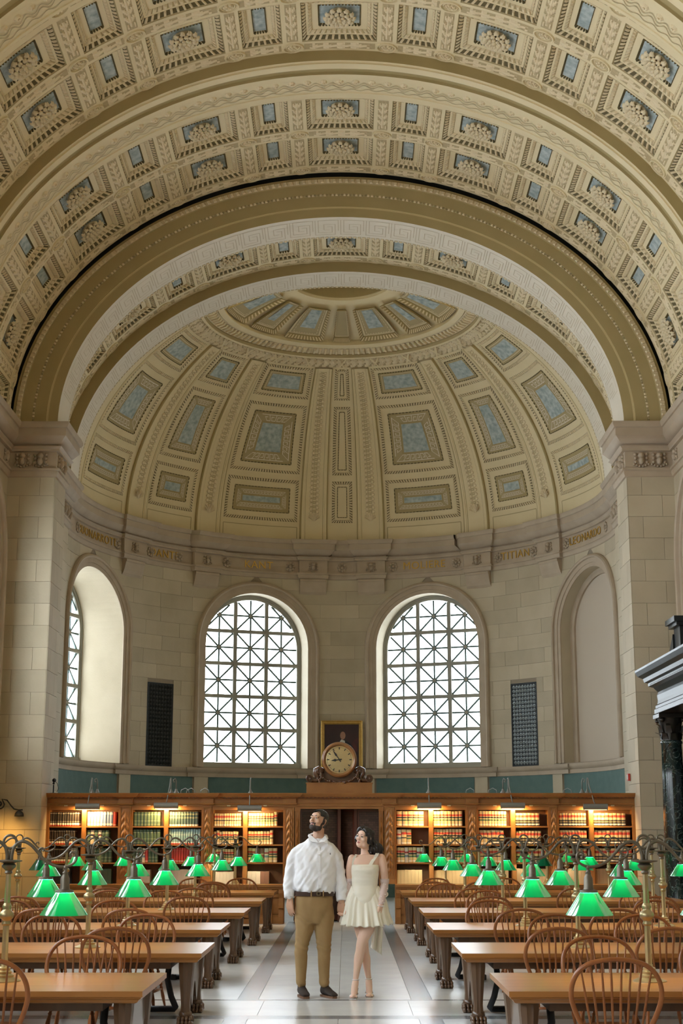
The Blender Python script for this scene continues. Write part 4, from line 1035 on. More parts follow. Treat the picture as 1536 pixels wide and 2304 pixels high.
KB = {
 'tan': (book_mat('book_tan', [(0,tan),(.06,wht),(.14,tan),(.34,grn),(.46,tan),(.52,blk),(.62,tan),(.66,red),(.79,tan)]), 'tan volume banded red, black and green'),
 'tan2': (book_mat('book_tan_black', [(0,blk),(.08,wht),(.18,blk),(.30,tan),(.34,blk),(.48,tan),(.66,red),(.84,tan)]), 'tan and black volume with red band'),
 'tan3': (book_mat('book_tan_red', [(0,tan),(.05,wht),(.13,tan),(.40,blk),(.48,tan),(.66,red),(.82,tan)]), 'tan volume banded red and black'),
 'dark': (book_mat('book_dark', [(0,(.45,.04,.03)),(.08,wht),(.22,(.035,.026,.022)),(.30,(.30,.26,.2)),(.34,(.035,.026,.022)),(.88,(.42,.37,.3)),(.93,(.035,.026,.022))]), 'dark volume with white shelf label'),
 'grey': (book_mat('book_grey', [(0,(.36,.35,.33)),(.06,wht),(.18,(.33,.33,.33)),(.7,(.55,.52,.46)),(.85,(.33,.33,.33))]), 'grey cloth volume'),
 'blue': (book_mat('book_blue', [(0,(.15,.20,.36)),(.06,wht),(.18,(.18,.25,.42)),(.8,(.6,.62,.62)),(.95,(.18,.25,.42))]), 'blue and white volume'),
 'red': (book_mat('book_red', [(0,(.42,.04,.025)),(.06,(.6,.45,.35)),(.12,(.46,.045,.03)),(.8,(.5,.12,.07)),(.83,(.46,.045,.03))]), 'bright red cloth volume'),
 'green': (book_mat('book_green', [(0,(.055,.10,.06)),(.1,(.25,.28,.2)),(.13,(.06,.105,.065)),(.34,(.22,.26,.18)),(.38,(.06,.105,.065)),(.78,(.26,.29,.21)),(.82,(.06,.105,.065))]), 'dark green cloth volume'),
 'teal': (book_mat('book_teal', [(0,wht),(.12,(.05,.095,.10)),(.55,(.4,.36,.2)),(.6,(.05,.095,.10)),(.8,(.4,.36,.2)),(.86,(.05,.095,.10))]), 'slate volume with gilt chevrons'),
 'pale': (book_mat('book_pale_blue', [(0,(.5,.06,.05)),(.07,(.55,.62,.6)),(.16,(.22,.36,.38)),(.6,(.45,.52,.5)),(.64,(.24,.38,.40))]), 'pale blue volume'),
 'navy': (book_mat('book_navy', [(0,(.03,.04,.055)),(.5,(.035,.045,.06))]), 'navy cloth volume'),
 'brown': (book_mat('book_brown', [(0,(.20,.085,.05)),(.55,(.45,.35,.2)),(.62,(.21,.09,.05))]), 'brown leather volume'),
 'cream': (book_mat('book_cream', [(0,(.58,.50,.38)),(.35,(.14,.20,.26)),(.5,(.58,.50,.38)),(.6,(.35,.05,.05)),(.72,(.6,.53,.42))]), 'cream volume with faded labels'),
}
def book_mesh(kind):
    mb = MB(); w, d, h = .5, 1., 1.
    sp = [(-w,0),(-w*.7,-.05),(0,-.07),(w*.7,-.05),(w,0)]
    A = [mb.vert((x, y, 0)) for x, y in sp]; B = [mb.vert((x, y, h)) for x, y in sp]
    C = [mb.vert(q) for q in ((w,d,0),(-w,d,0))]; Dv = [mb.vert(q) for q in ((w,d,h),(-w,d,h))]
    for i in range(4): mb.face((A[i], A[i+1], B[i+1], B[i]))
    mb.face((A[4], C[0], Dv[0], B[4])); mb.face((C[0], C[1], Dv[1], Dv[0])); mb.face((C[1], A[0], B[0], Dv[1]))
    mb.face(B+Dv, 1); mb.face((A+C)[::-1], 1)
    return mb.mesh('book', [KB[kind][0], M['paper']])
M['paper'] = mat('page_edges', (.60,.54,.43), .8)
BM = {k: book_mesh(k) for k in KB}
ROWN = ['top shelf', 'second shelf', 'third shelf', 'bottom shelf']; SHR = ['top row', 'second row', 'third row']; BSH = ['far-left bay', 'second-left bay', 'left doorway bay', 'right doorway bay', 'second-right bay', 'far-right bay']
# (bay, column) -> four rows of (list of (kind, count), fill, height)
T, T2, T3 = 'tan', 'tan2', 'tan3'
BK = {
 (0,0): [([('dark',12)],.90,.86),([('dark',11)],.82,.86),([('dark',9),('grey',2)],.84,.86),([('navy',7)],.7,.8)],
 (0,1): [([('grey',4),('blue',4),('red',1)],.93,.88),([('green',1),('cream',1),('green',1),('cream',1),('green',2)],.70,.84),([('green',7)],.8,.84),([('green',7)],.8,.75)],
 (1,0): [([('green',8)],.88,.88),([('green',8)],.87,.88),([('green',3),('cream',1),('red',1),('green',3)],.80,.86),([('cream',5)],.6,.7)],
 (1,1): [([('teal',10)],.90,.88),([('pale',13)],.99,.90),([('pale',1),('red',11)],.98,.88),([('cream',8)],.8,.72)],
 (2,0): [([(T3,11)],.93,.78),([(T3,2),(T,7)],.86,.76),([(T,7)],.7,.80),([('cream',6)],.7,.6)],
 (2,1): [([(T,8),(T,2)],.84,.80),([(T,7),(T3,1)],.72,.78),([(T,2),('brown',2),('cream',1),(T,2)],.85,.86),([('cream',3),('brown',2)],.6,.62)],
 (3,0): [([(T,5)],.86,.92),([('cream',1),(T3,1),(T,1)],.46,.88),([(T,2),('cream',1),(T,2),('cream',2)],.88,.90),([(T,7)],.8,.7)],
 (3,1): [([(T,8)],.90,.92),([(T,9)],.90,.90),([(T,9)],.92,.90),([(T,8)],.9,.68)],
 (4,0): [([(T,9)],.88,.92),([(T3,2),(T3,1),(T2,3)],.78,.84),([(T3,6)],.85,.84),([(T2,8)],.9,.76)],
 (4,1): [([(T2,6)],.74,.80),([(T2,8)],.80,.80),([(T2,8)],.92,.82),([(T2,8)],.9,.76)],
 (5,0): [([(T2,9)],.92,.80),([(T2,9)],.93,.84),([(T2,9)],.93,.84),([(T2,9)],.9,.76)],
 (5,1): [([(T2,8)],.82,.80),([(T2,9)],.93,.84),([(T2,9)],.94,.84),([(T2,9)],.9,.76)],
}
BAYN = ['outermost left bay', 'second left bay', 'left bay by the doorway', 'right bay by the doorway', 'second right bay', 'outermost right bay']
low = MB(); lowm = []; rb = random.Random(5); NBK = 0
ZB = ZSH+[ZC]; ZT = [ZOP-.02, ZSH[0]-.028, ZSH[1]-.028, ZSH[2]-.028]
LOWM = [KB[k][0] for k in KB]; LOWK = list(KB)
def flat_col(k): return LOWK.index(k)
for (b, c), rows in BK.items():
    x0, x1, xd = BAY[b]; a, e = (x0+.035, xd-.05) if c == 0 else (xd+.05, x1-.035)
    for r, (sets, fill, hf) in enumerate(rows):
        zb, zt = ZB[r], ZT[r]; n = sum(q for _, q in sets); wid = (e-a)*fill/n; x = a+.004
        for kind, cnt in sets:
            for q in range(cnt):
                w = wid*rb.uniform(.93, 1.06); h = (zt-zb)*hf*rb.uniform(.985, 1.015)
                if kind in ('tan', 'tan3') and q == cnt-1 and cnt < 3 and n > 7: h *= 1.1
                h = min(h, (zt-zb)*.97)
                if x+w > e: w = e-x-.002
                if w < .02: continue
                if r < 3:
                    o = link('book', BM[kind]); o.location = (x+w/2, YS+.05+rb.uniform(0,.012), zb+.001); o.scale = (w*.97, .22, h)
                    tag(o, '%s, %s, %s half of %s' % (KB[kind][1], SHR[r], ('left', 'right')[c], BSH[b]), 'book', '%s, %s, %s half' % (BAYN[b], ROWN[r], ('left', 'right')[c])+', '+kind)
                    NBK += 1
                else:
                    k0 = len(low.v); low.add(MBOX, lambda p, x=x, w=w, h=h: (p[0]*w*.97+x+w/2, p[1]*.22+YS+.05, p[2]*h+zb+.001)) if False else low.b2((x, YS+.05, zb+.001), (x+w*.97, YS+.27, zb+h), flat_col(kind))
                x += w
        if r == 0 and b == 1 and c == 0:
            mb = MB(); mb.poly([(x+.02, YS+.06, zb+.001), (x+.06, YS+.06, zb+.001), (x+.04, YS+.06, zb+.12)]); mb.b2((x+.02, YS+.06, zb+.001), (x+.06, YS+.2, zb+.005)); tag(mb.build('bookend', M['blackm']), 'black metal bookend on the %s of the %s' % (ROWN[r], BAYN[b]), 'bookend')
M2 = []
for k in LOWK:
    M2.append(mat('low_'+k, {'tan':tan,'tan2':(.4,.28,.15),'tan3':tan,'dark':(.04,.03,.025),'grey':(.35,.34,.33),'blue':(.2,.26,.4),'red':(.45,.05,.03),'green':(.06,.10,.065),'teal':(.06,.1,.1),'pale':(.25,.38,.4),'navy':(.035,.045,.06),'brown':(.2,.09,.05),'cream':(.55,.47,.35)}[k], .6))
tag(low.build('book_row', M2), 'mixed worn volumes along the bottom shelves just above the counter', 'books', kind='stuff')

# ---- picture lights over the bookcases
def lampmat(): return mat('lamp_interior', (.9,.85,.75), .5, emit=(1,.72,.36), estr=5)
M['lampin'] = lampmat()
for i, (x, zt_, tilt) in enumerate(((-5.03,2.238,0),(-3.47,2.256,0),(-1.81,2.204,0),(1.76,2.256,0),(3.42,2.256,.03),(5.06,2.232,0))):
    t = empty('picture_light', (x, YS-.17, ZTOP), 0, 'grey tubular picture light on a gooseneck over the %s' % BAYN[i], 'picture light', 'picture lights above the bookcases')
    dz = zt_-ZTOP; dx = (.03, .05, 0, 0, -.05, -.09)[i]
    mb = MB(); mb.lathe([(.058,-.24),(.06,-.24),(.06,.24),(.058,.24),(.001,.241)], 16, (0,0,dz), 0, 'x'); mb.build('tube_shade', M['iron'], t, 'auto')
    mb = MB(); mb.b2((-.22,-.02,dz-.0605),(.22,.035,dz-.058)); mb.build('lamp_strip', M['lampin'], t)
    mb = MB(); pts = [(0,0,dz+.05),(dx*.3,.01,dz+.10),(dx*.7,.07,.03),(dx,.12,.14),(dx*1.1,.16,.27),(dx*1.2,.185,.305),(dx*1.3,.205,.30),(dx*1.3,.215,.25),(dx*1.3,.22,.15),(dx*1.3,.22,.0)]
    mb.tube(pts, .011, 8); mb.build('gooseneck', M['iron'], t, True)
    mb = MB(); mb.lathe([(.05,0),(.045,.02),(.028,.04),(.018,.07),(.012,.09)], 12, (dx*1.3,.22,0)); mb.build('base_bell', M['iron'], t, True)
    if i in (0, 1, 4, 5):
        s_ = 1 if i < 3 else -1
        mb = MB(); mb.lathe([(.055,0),(.05,.02),(.03,.05),(.02,.09)], 12, (dx*1.3+.10*s_,.24,0)); mb.tube([(dx*1.3+.10*s_,.24,.05),(dx*1.3+.10*s_,.24,.24),(dx*1.3+.08*s_,.22,.295),(dx*1.3+.05*s_,.2,.27),(dx*1.3+.055*s_,.19,.22),(dx*1.3+.08*s_,.19,.23)], .011, 8); mb.build('spare_neck', M['iron'], t, True)
    l = bpy.data.lights.new('picture_lamp_glow', 'AREA'); l.shape = 'RECTANGLE'; l.size = .44; l.size_y = .06; l.energy = 17; l.color = (1,.60,.22)
    lo = bpy.data.objects.new('picture_lamp_glow', l); COL.objects.link(lo); lo.parent = t; lo.location = (0,.035,dz-.066); lo.rotation_euler = (R(38),0,0)
# ---- cables and small things on top of the bookcases
M['cable'] = mat('cable_grey', (.35,.37,.37), .5)
for k, (x, n) in enumerate(((-3.12,2),(-2.72,1),(3.05,1),(2.6,1),(4.55,1))):
    mb = MB()
    for q in range(n): mb.tube([(q*.12-.09,0,.004),(q*.12-.08,0,.06),(q*.12,.01,.10),(q*.12+.07,0,.06),(q*.12+.08,0,.004)], .008, 6)
    tag(mb.build('cable_loop', M['cable'], None, True, loc=(x, YS+.05, ZTOP+.004)), ['pair of grey cable loops on the second left bookcase','single grey cable loop on the left bookcase nearest the doorway','thin grey cable loop on the second right bookcase','small grey cable loop above the right bay by the doorway','tall grey cable loop on the outermost right bookcase'][k], 'cable')
# tripod webcam on the left end
t = empty('camera_stand', (-5.78, YS+.12, ZTOP), 0, 'small black camera on a short stand at the left end of the bookcases', 'camera')
mb = MB(); mb.lathe([(.09,0),(.09,.008),(.02,.015),(.015,.02)], 14); mb.build('foot', M['blackm'], t); mb = MB(); mb.tube([(0,0,.01),(0,0,.17)], .014, 8); mb.ball((0,0,.20), .025, 8, 6); mb.build('stem', M['blackm'], t); mb = MB(); mb.ball((.01,-.01,.26), .042, 10, 7); mb.lathe([(.02,-.05),(.022,-.04),(.03,-.02)], 10, (.01,-.02,.26), 0, 'y'); mb.build('camera_body', M['blackm'], t, True)
mb = MB(); mb.tube([(.02,0,.25),(.07,.0,.20),(.10,.02,.10),(.06,.04,.03)], .005, 5); mb.build('lead', M['blackm'], t)
mb = MB(); mb.lathe([(.13,0),(.13,.012),(.11,.02),(.0,.02)], 16); tag(mb.build('cable_coil', M['cable'], loc=(-5.52, YS+.15, ZTOP)), 'flat coil of pale cable beside the small black camera', 'cable')
# ============================================================ reading tables, chairs, lamps
def claw_leg(z1, sg):
    """fluted trestle leg with a lion's paw; returns leg and foot builders, standing at x,y = 0"""
    mb = MB(); n = 20; prof = [(.115,.085,z1),(.118,.09,z1-.05),(.10,.082,z1-.16),(.085,.07,z1*.52),(.07,.06,z1*.32),(.075,.062,.13),(.078,.064,.10)]
    ids = []
    for hx, hy, z in prof:
        ring = []
        for k in range(n):
            a = 2*PI*k/n; f = 1-.10*(k % 2)
            q = (abs(cos(a))**2.6+abs(sin(a))**2.6)**(-1/2.6)
            ring.append(mb.vert((hx*.62*q*cos(a)*f, hy*q*sin(a)*f, z)))
        ids.append(ring)
    for i in range(len(ids)-1):
        for k in range(n): mb.face((ids[i+1][k], ids[i+1][(k+1) % n], ids[i][(k+1) % n], ids[i][k]))
    ft = MB(); ft.ball((0,0,.085), .075, 10, 6, sc=(.85,.95,.75))
    for k, x in enumerate((-.052,-.018,.018,.052)):
        for yy in (-1, 1):
            ft.ball((x, yy*.075, .052), .026, 7, 5, sc=(.8,1.5,1.2)); ft.ball((x, yy*.105, .026), .023, 7, 5, sc=(.85,1.1,1.1))
    ft.box((0,0,.012), (.13,.21,.024))
    return mb, ft
def make_table(name, xa, xb, yc, zt, lab, aisle):
    """xa<xb: ends in x; aisle: which end shows (-1 => xb is the aisle end)"""
    W_ = 1.40; cx = (xa+xb)/2; L = xb-xa
    t = empty(name, (cx, yc, 0), 0, lab, 'table', 'long oak reading tables')
    mb = MB(); pr = [(0,0,-.002),(0,0,0),(0,0,-.038),(-.012,0,-.043),(-.012,0,-.05),(-.03,0,-.062),(-.04,0,-.078),(-.055,0,-.085)]
    rings = []
    for o, _, z in pr[1:]: rings.append([mb.vert(q) for q in ((-L/2-o,-W_/2-o,zt+z),(L/2+o,-W_/2-o,zt+z),(L/2+o,W_/2+o,zt+z),(-L/2-o,W_/2+o,zt+z))])
    rings[0:0] = []
    # inset negative offsets pull the lower members in
    for i in range(len(rings)):
        o = pr[i+1][0]
        for k, (sx, sy) in enumerate(((-1,-1),(1,-1),(1,1),(-1,1))): mb.v[rings[i][k]] = (sx*(L/2+o), sy*(W_/2+o), zt+pr[i+1][2])
    mb.face(rings[0]); mb.face(rings[-1][::-1])
    for i in range(len(rings)-1):
        for k in range(4): mb.face((rings[i+1][k], rings[i+1][(k+1) % 4], rings[i][(k+1) % 4], rings[i][k]))
    mb.build('table_top', M['table'], t)
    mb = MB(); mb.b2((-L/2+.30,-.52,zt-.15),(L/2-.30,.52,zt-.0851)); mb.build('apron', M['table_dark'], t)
    for e in (-1, 1):
        for sy in (-1, 1):
            lg, ft = claw_leg(zt-.086, e); x = e*(L/2-.155)
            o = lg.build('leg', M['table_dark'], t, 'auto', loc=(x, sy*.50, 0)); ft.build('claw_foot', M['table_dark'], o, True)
        mb = MB(); x = e*(L/2-.155)
        pts = [(-.42+.84*i/16, .17+.14*abs(cos(PI*i/8))**1.5+.03*cos(PI*i/4)) for i in range(17)]
        for (ya, za), (yb, zb_) in zip(pts, pts[1:]):
            zt_ = zt-.10
            for xx in (x-.03, x+.03): mb.poly([(xx, ya, za), (xx, yb, zb_), (xx, yb, zt_), (xx, ya, zt_)])
            mb.poly([(x-.03, ya, za), (x+.03, ya, za), (x+.03, yb, zb_), (x-.03, yb, zb_)])
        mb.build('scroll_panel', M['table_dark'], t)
    e = aisle; x = e*(L/2-.40)
    mb = MB(); mb.tube([(x,.30,zt-.10),(x-e*.02,.30,.32),(x+e*.02,.30,.16),(x+e*.06,.34,.06),(x+e*.04,.42,.035),(x-e*.25,.44,.032)], .03, 8); mb.lathe([(.045,0),(.045,.05),(.035,.06)], 10, (x-e*.25,.44,.0)); mb.build('cable_conduit', M['blackm'], t, True)
    return t
TY = [11.3, 14.6, 17.9, 21.2, 24.4, 27.35]; TZ = [.64, .64, .645, .665, .675, .69]
TLX = [-1.30, -1.21, -1.31, -1.27, -1.21, -1.16]; TRX = [1.23, 1.16, 1.09, 1.15, 1.13, 1.09]
ORD = ['nearest', 'second', 'third', 'fourth', 'fifth', 'farthest']
for k in range(6):
    make_table('reading_table', -5.5, TLX[k], TY[k], TZ[k], '%s long oak reading table on the left of the aisle' % ORD[k], 1)
    make_table('reading_table', TRX[k], 5.5, TY[k], TZ[k], '%s long oak reading table on the right of the aisle' % ORD[k], -1)
for k, y in enumerate((7.7, 4.4, 1.1, -2.2, -5.5, -8.8)):      # the hall goes on; these unseen tables are added to cut floor bounce
    make_table('reading_table', -5.5, -1.25, y, .64, 'unseen long oak reading table added left of the aisle, %s row behind the nearest one' % ['first','second','third','fourth','fifth','sixth'][k], 1)
    make_table('reading_table', 1.25, 5.5, y, .64, 'unseen long oak reading table added right of the aisle, %s row behind the nearest one' % ['first','second','third','fourth','fifth','sixth'][k], -1)
# ---- bow-back chair facing +y, one set of meshes
def chair_parts():
    P = {}
    SZ = .425
    mb = MB(); n = 24
    def ol(k, sc, z): a = 2*PI*k/n; r = 1+.06*cos(4*a); return (.245*sc*r*cos(a)*(1.03 if sin(a) > 0 else .95), .225*sc*r*sin(a)+.01, z)
    rr = [(.80,SZ-.032),(.97,SZ-.025),(1.0,SZ-.008),(.985,SZ),(.80,SZ-.002),(.5,SZ-.012),(.01,SZ-.014)]
    ids = [[mb.vert(ol(k, s_, z)) for k in range(n)] for s_, z in rr]
    for i in range(len(ids)-1):
        for k in range(n): mb.face((ids[i][k], ids[i][(k+1) % n], ids[i+1][(k+1) % n], ids[i+1][k]))
    mb.face(ids[0][::-1]); P['seat'] = [mb.mesh('seat', M['chair'], 'auto')]
    def hoop(t):
        """t in 0..1 along the bow"""
        a = PI*(1-t)
        # balloon shape: narrow at the seat, widest at about a third
        e = [(-.205,SZ-.02),(-.255,.50),(-.292,.60),(-.300,.67),(-.285,.745),(-.245,.81),(-.18,.855),(-.09,.878),(0,.885)]
        e = e+[(-x, z) for x, z in e[::-1][1:]]
        f = t*(len(e)-1); i = min(int(f), len(e)-2); q = f-i
        p0, p1, p2, p3 = e[max(i-1,0)], e[i], e[i+1], e[min(i+2,len(e)-1)]
        def cr(a_, b_, c_, d_): return .5*(2*b_+(c_-a_)*q+(2*a_-5*b_+4*c_-d_)*q*q+(3*b_-a_-3*c_+d_)*q**3)
        x, z = cr(p0[0],p1[0],p2[0],p3[0]), cr(p0[1],p1[1],p2[1],p3[1])
        return (x, -.185-(z-SZ)*.26, z)
    mb = MB(); mb.tube([hoop(i/44) for i in range(45)], [.0155+.003*abs(i/22-1) for i in range(45)], 8); P['back_hoop'] = [mb.mesh('back_hoop', M['chair'], True)]
    P['spindle'] = []
    for k in range(8):
        xb = -.165+.33*k/7; xt = -.235+.47*k/7
        lo, hi = 0., 1.
        best = min((hoop(.5*i/80+.25) for i in range(81)), key=lambda p: abs(p[0]-xt))
        b0 = Vector((xb, -.195+.05*abs(xb)*2, SZ-.01)); b1 = Vector(best)
        mb = MB(); pts = [b0.lerp(b1, q) for q in (0,.3,.55,1)]; mb.tube(pts, [.007,.0095,.009,.006], 6, cap=False); P['spindle'].append(mb.mesh('spindle', M['chair'], True))
    P['leg'] = []
    for sx in (-1, 1):
        for sy in (-1, 1):
            top = Vector((sx*.155, sy*.14+.01, SZ-.025)); bot = Vector((sx*.225, sy*.225+.01, 0)); mb = MB()
            q = [0,.06,.12,.15,.18,.32,.42,.46,.50,.55,.58,.75,.90,1.]; r_ = [.014,.017,.012,.019,.013,.020,.017,.022,.012,.018,.014,.019,.014,.011]
            mb.tube([top.lerp(bot, a) for a in q], r_, 8); P['leg'].append(mb.mesh('leg', M['chair'], True))
    P['side_stretcher'] = []
    for sx in (-1, 1): mb = MB(); mb.tube([(sx*.196,-.165,.17),(sx*.196,.01,.175),(sx*.196,.185,.17)], [.009,.016,.009], 7); P['side_stretcher'].append(mb.mesh('side_stretcher', M['chair'], True))
    mb = MB(); mb.tube([(-.196,.01,.175),(-.05,.01,.175),(0,.01,.175),(.05,.01,.175),(.196,.01,.175)], [.009,.015,.012,.015,.009], 7); P['cross_stretcher'] = [mb.mesh('cross_stretcher', M['chair'], True)]
    return P
CP = chair_parts()
def chair(x, y, rz, label, group):
    t = empty('windsor_chair', (x, y, 0), rz, label, 'chair', group)
    for nm, ms in CP.items():
        for me in ms: link(nm, me, t)
    return t
# positions along each table, seen from the aisle outward; near side and far side
CH = {('L',0): ([-2.30,-3.1],[-2.02,-3.2]), ('L',1): ([-1.95,-3.3],[-1.98,-2.9]), ('L',2): ([-2.28,-3.27],[-2.75,-4.1]), ('L',3): ([-2.03,-4.25],[-2.55,-3.4]), ('L',4): ([-2.25,-3.6],[-2.16,-3.2]), ('L',5): ([-2.22,-3.5],[-1.85,-2.75]),
      ('R',0): ([1.92,2.70],[2.17,3.1]), ('R',1): ([1.98,2.95],[3.18,2.3]), ('R',2): ([2.06,3.08],[1.9,4.0]), ('R',3): ([2.0,4.25],[2.15,4.4]), ('R',4): ([2.05,3.66],[1.78,2.55]), ('R',5): ([1.62,2.45],[1.78,3.1])}
rc = random.Random(3); PLC = {'L': 'left', 'R': 'right'}
for (s_, k), (nr, fr) in CH.items():
    for side, xs in (('near', nr), ('far', fr)):
        xs2 = sorted(xs, key=abs)
        for x in xs:
            yy = TY[k]-.80 if side == 'near' else TY[k]+.80
            rz = (0 if side == 'near' else PI)+R(rc.uniform(-7, 7))
            w = 'nearer the aisle' if xs2.index(x) == 0 else 'farther from the aisle'
            chair(x, yy, rz, 'bow-back wooden chair at the %s side of the %s %s table, %s' % (side, ORD[k], PLC[s_], w), 'bow-back chairs at the reading tables')
# ---- table lamps
def shade_mat(name, lit):
    m, nt, p = _nt(name); nt.nodes.remove(p); out = nt.nodes['Material Output']
    tr = _n(nt, 'ShaderNodeBsdfTranslucent'); tr.inputs[0].default_value = (.03,.60,.30,1)
    df = _n(nt, 'ShaderNodeBsdfDiffuse'); df.inputs[0].default_value = (.006,.24,.12,1)
    gl = _n(nt, 'ShaderNodeBsdfGlossy'); gl.inputs[1].default_value = .12
    m1 = _n(nt, 'ShaderNodeMixShader'); m1.inputs[0].default_value = .35; m2 = _n(nt, 'ShaderNodeMixShader')
    fr = _n(nt, 'ShaderNodeFresnel'); fr.inputs[0].default_value = 1.5
    nt.links.new(tr.outputs[0], m1.inputs[1]); nt.links.new(df.outputs[0], m1.inputs[2]); mu = _n(nt, 'ShaderNodeMath', operation='MULTIPLY'); mu.inputs[1].default_value = .38; nt.links.new(fr.outputs[0], mu.inputs[0]); nt.links.new(mu.outputs[0], m2.inputs[0]); nt.links.new(m1.outputs[0], m2.inputs[1]); nt.links.new(gl.outputs[0], m2.inputs[2])
    if lit:
        em = _n(nt, 'ShaderNodeEmission'); em.inputs[0].default_value = (.01,.40,.19,1); em.inputs[1].default_value = .06; ad = _n(nt, 'ShaderNodeAddShader')
        nt.links.new(m2.outputs[0], ad.inputs[0]); nt.links.new(em.outputs[0], ad.inputs[1]); nt.links.new(ad.outputs[0], out.inputs[0])
    else: nt.links.new(m2.outputs[0], out.inputs[0])
    return m
M['shade_on'] = shade_mat('green_glass_lit', True); M['shade_off'] = shade_mat('green_glass_unlit', False)
M['bulb'] = mat('bulb', (1,.95,.85), .4, emit=(1,.86,.62), estr=14)
def lamp_parts():
    P = {}
    mb = MB(); mb.lathe([(.001,0),(.125,0),(.125,.008),(.10,.018),(.072,.03),(.075,.045),(.055,.055),(.06,.07),(.045,.08),(.048,.095),(.03,.105),(.026,.125)], 24); P['base'] = mb.mesh('base', M['brass'], 'auto')
    mb = MB(); mb.lathe([(.0245,.12),(.023,.40),(.0235,.555),(.019,.77)], 8, a0=PI/8); P['pole'] = mb.mesh('pole', M['brass'], 'auto')
    mb = MB(); mb.lathe([(.024,.395),(.032,.40),(.035,.412),(.028,.425),(.032,.435),(.05,.45),(.056,.47),(.05,.49),(.032,.505),(.028,.515),(.036,.53),(.03,.545),(.023,.557)], 16); P['knob'] = mb.mesh('knob', M['brass'], True)
    mb = MB(); mb.lathe([(.020,.765),(.030,.775),(.024,.79),(.034,.80),(.05,.815),(.054,.83),(.04,.842),(.06,.85),(.095,.856),(.098,.864),(.06,.868),(.001,.87)], 20); P['dish'] = mb.mesh('dish', M['bronze'], 'auto')
    mb = MB(); mb.tube([(.048*cos(2*PI*k/20), 0, 1.0+.048*sin(2*PI*k/20)) for k in range(21)], .0095, 8, cap=False); mb.tube([(0,0,.868),(0,0,.955)], .008, 6); P['finial_ring'] = mb.mesh('finial_ring', M['bronze'], True)
    e = [(.016,.866),(.018,.91),(.035,.965),(.075,.998),(.115,1.0),(.165,.972),(.215,.92),(.265,.868),(.32,.835),(.385,.818),(.44,.822),(.485,.845),(.505,.88),(.497,.915),(.47,.925),(.455,.905),(.468,.892)]
    def spl(pts, n=5):
        o = []
        for i in range(len(pts)-1):
            p0, p1, p2, p3 = pts[max(i-1,0)], pts[i], pts[i+1], pts[min(i+2,len(pts)-1)]
            for k in range(n):
                q = k/n; o.append(tuple(.5*(2*b+(c-a)*q+(2*a-5*b+4*c-d)*q*q+(3*b-a-3*c+d)*q**3) for a, b, c, d in zip(p0,p1,p2,p3)))
        return o+[pts[-1]]
    s = spl(e, 4); mb = MB(); mb.tube([(x,0,z) for x, z in s], [.014-.006*(i/len(s)) for i in range(len(s))], 8); P['arm'] = mb.mesh('arm', M['bronze'], True)
    mb = MB(); c = (.425,0,0)
    mb.lathe([(.001,.828),(.012,.825),(.017,.812),(.012,.80),(.013,.785),(.022,.775),(.02,.765),(.026,.75),(.034,.735),(.036,.665),(.04,.655),(.066,.648),(.07,.64),(.066,.632)], 14, c); P['socket'] = mb.mesh('socket', M['bronze'], 'auto')
    mb = MB(); mb.lathe([(.064,.636),(.068,.63),(.175,.475),(.176,.470),(.172,.470),(.064,.626)], 32, c); P['glass'] = mb
    mb = MB(); mb.ball((.425,0,.575), .022, 10, 6); mb.lathe([(.018,.58),(.018,.64)], 8, c); P['bulb'] = mb.mesh('bulb', M['bulb'], True)
    return P
LP = lamp_parts(); GM = {True: LP['glass'].mesh('shade', M['shade_on'], 'auto'), False: LP['glass'].mesh('shade', M['shade_off'], 'auto')}
def lamp(x, y, z, lab, on=(True, True), sc=1., rz=0.):
    t = empty('table_lamp', (x, y, z), rz, lab, 'lamp', 'double-armed table lamps'); t.scale = (1, 1, sc)
    for nm in ('base','pole','knob','dish','finial_ring'): link(nm, LP[nm], t)
    for i, r_ in enumerate((0, PI)):
        a = link('arm', LP['arm'], t, rz=r_); link('socket', LP['socket'], a); g = link('shade', GM[on[i]], a)
        if on[i]:
            link('bulb', LP['bulb'], a)
            l = bpy.data.lights.new('lamp_glow', 'POINT'); l.energy = 17.0; l.color = (1,.86,.62); l.shadow_soft_size = .035
            lo = bpy.data.objects.new('lamp_glow', l); COL.objects.link(lo); lo.parent = a; lo.location = (.425,0,.575)
        else: g['label'] = 'unlit dark green glass shade'
LX = {('L',0):[-2.42],('L',1):[-2.37],('L',2):[-2.47],('L',3):[-2.40,-4.50],('L',4):[-2.33,-4.42],('L',5):[-2.28,-4.36],('R',0):[2.34],('R',1):[2.33],('R',2):[2.22,3.85],('R',3):[2.30,4.40],('R',4):[2.26,4.35],('R',5):[2.26,4.10]}
off = {('L',3,1),('R',5,1)}
for (s_, k), xs in LX.items():
    for j, x in enumerate(xs):
        o = (True, True)
        if ('L',4) == (s_, k) and j == 1: o = (True, False)
        if ('R',5) == (s_, k) and j == 1: o = (True, False)
        if ('L',2) == (s_, k): o = (True, True)
        lamp(x, TY[k], TZ[k], 'brass lamp with two green glass shades on the %s %s table, %s' % (ORD[k], PLC[s_], 'nearer the aisle' if j == 0 else 'nearer the wall'), o, (1.7-TZ[k])/1.055)
for x, nm in ((-2.07,'left'),(2.06,'right'),(4.05,'far right')):
    lamp(x, YC+.19, ZC, 'brass lamp with two green glass shades on the %s counter below the books' % nm, (True, True), (1.7-ZC)/1.055)
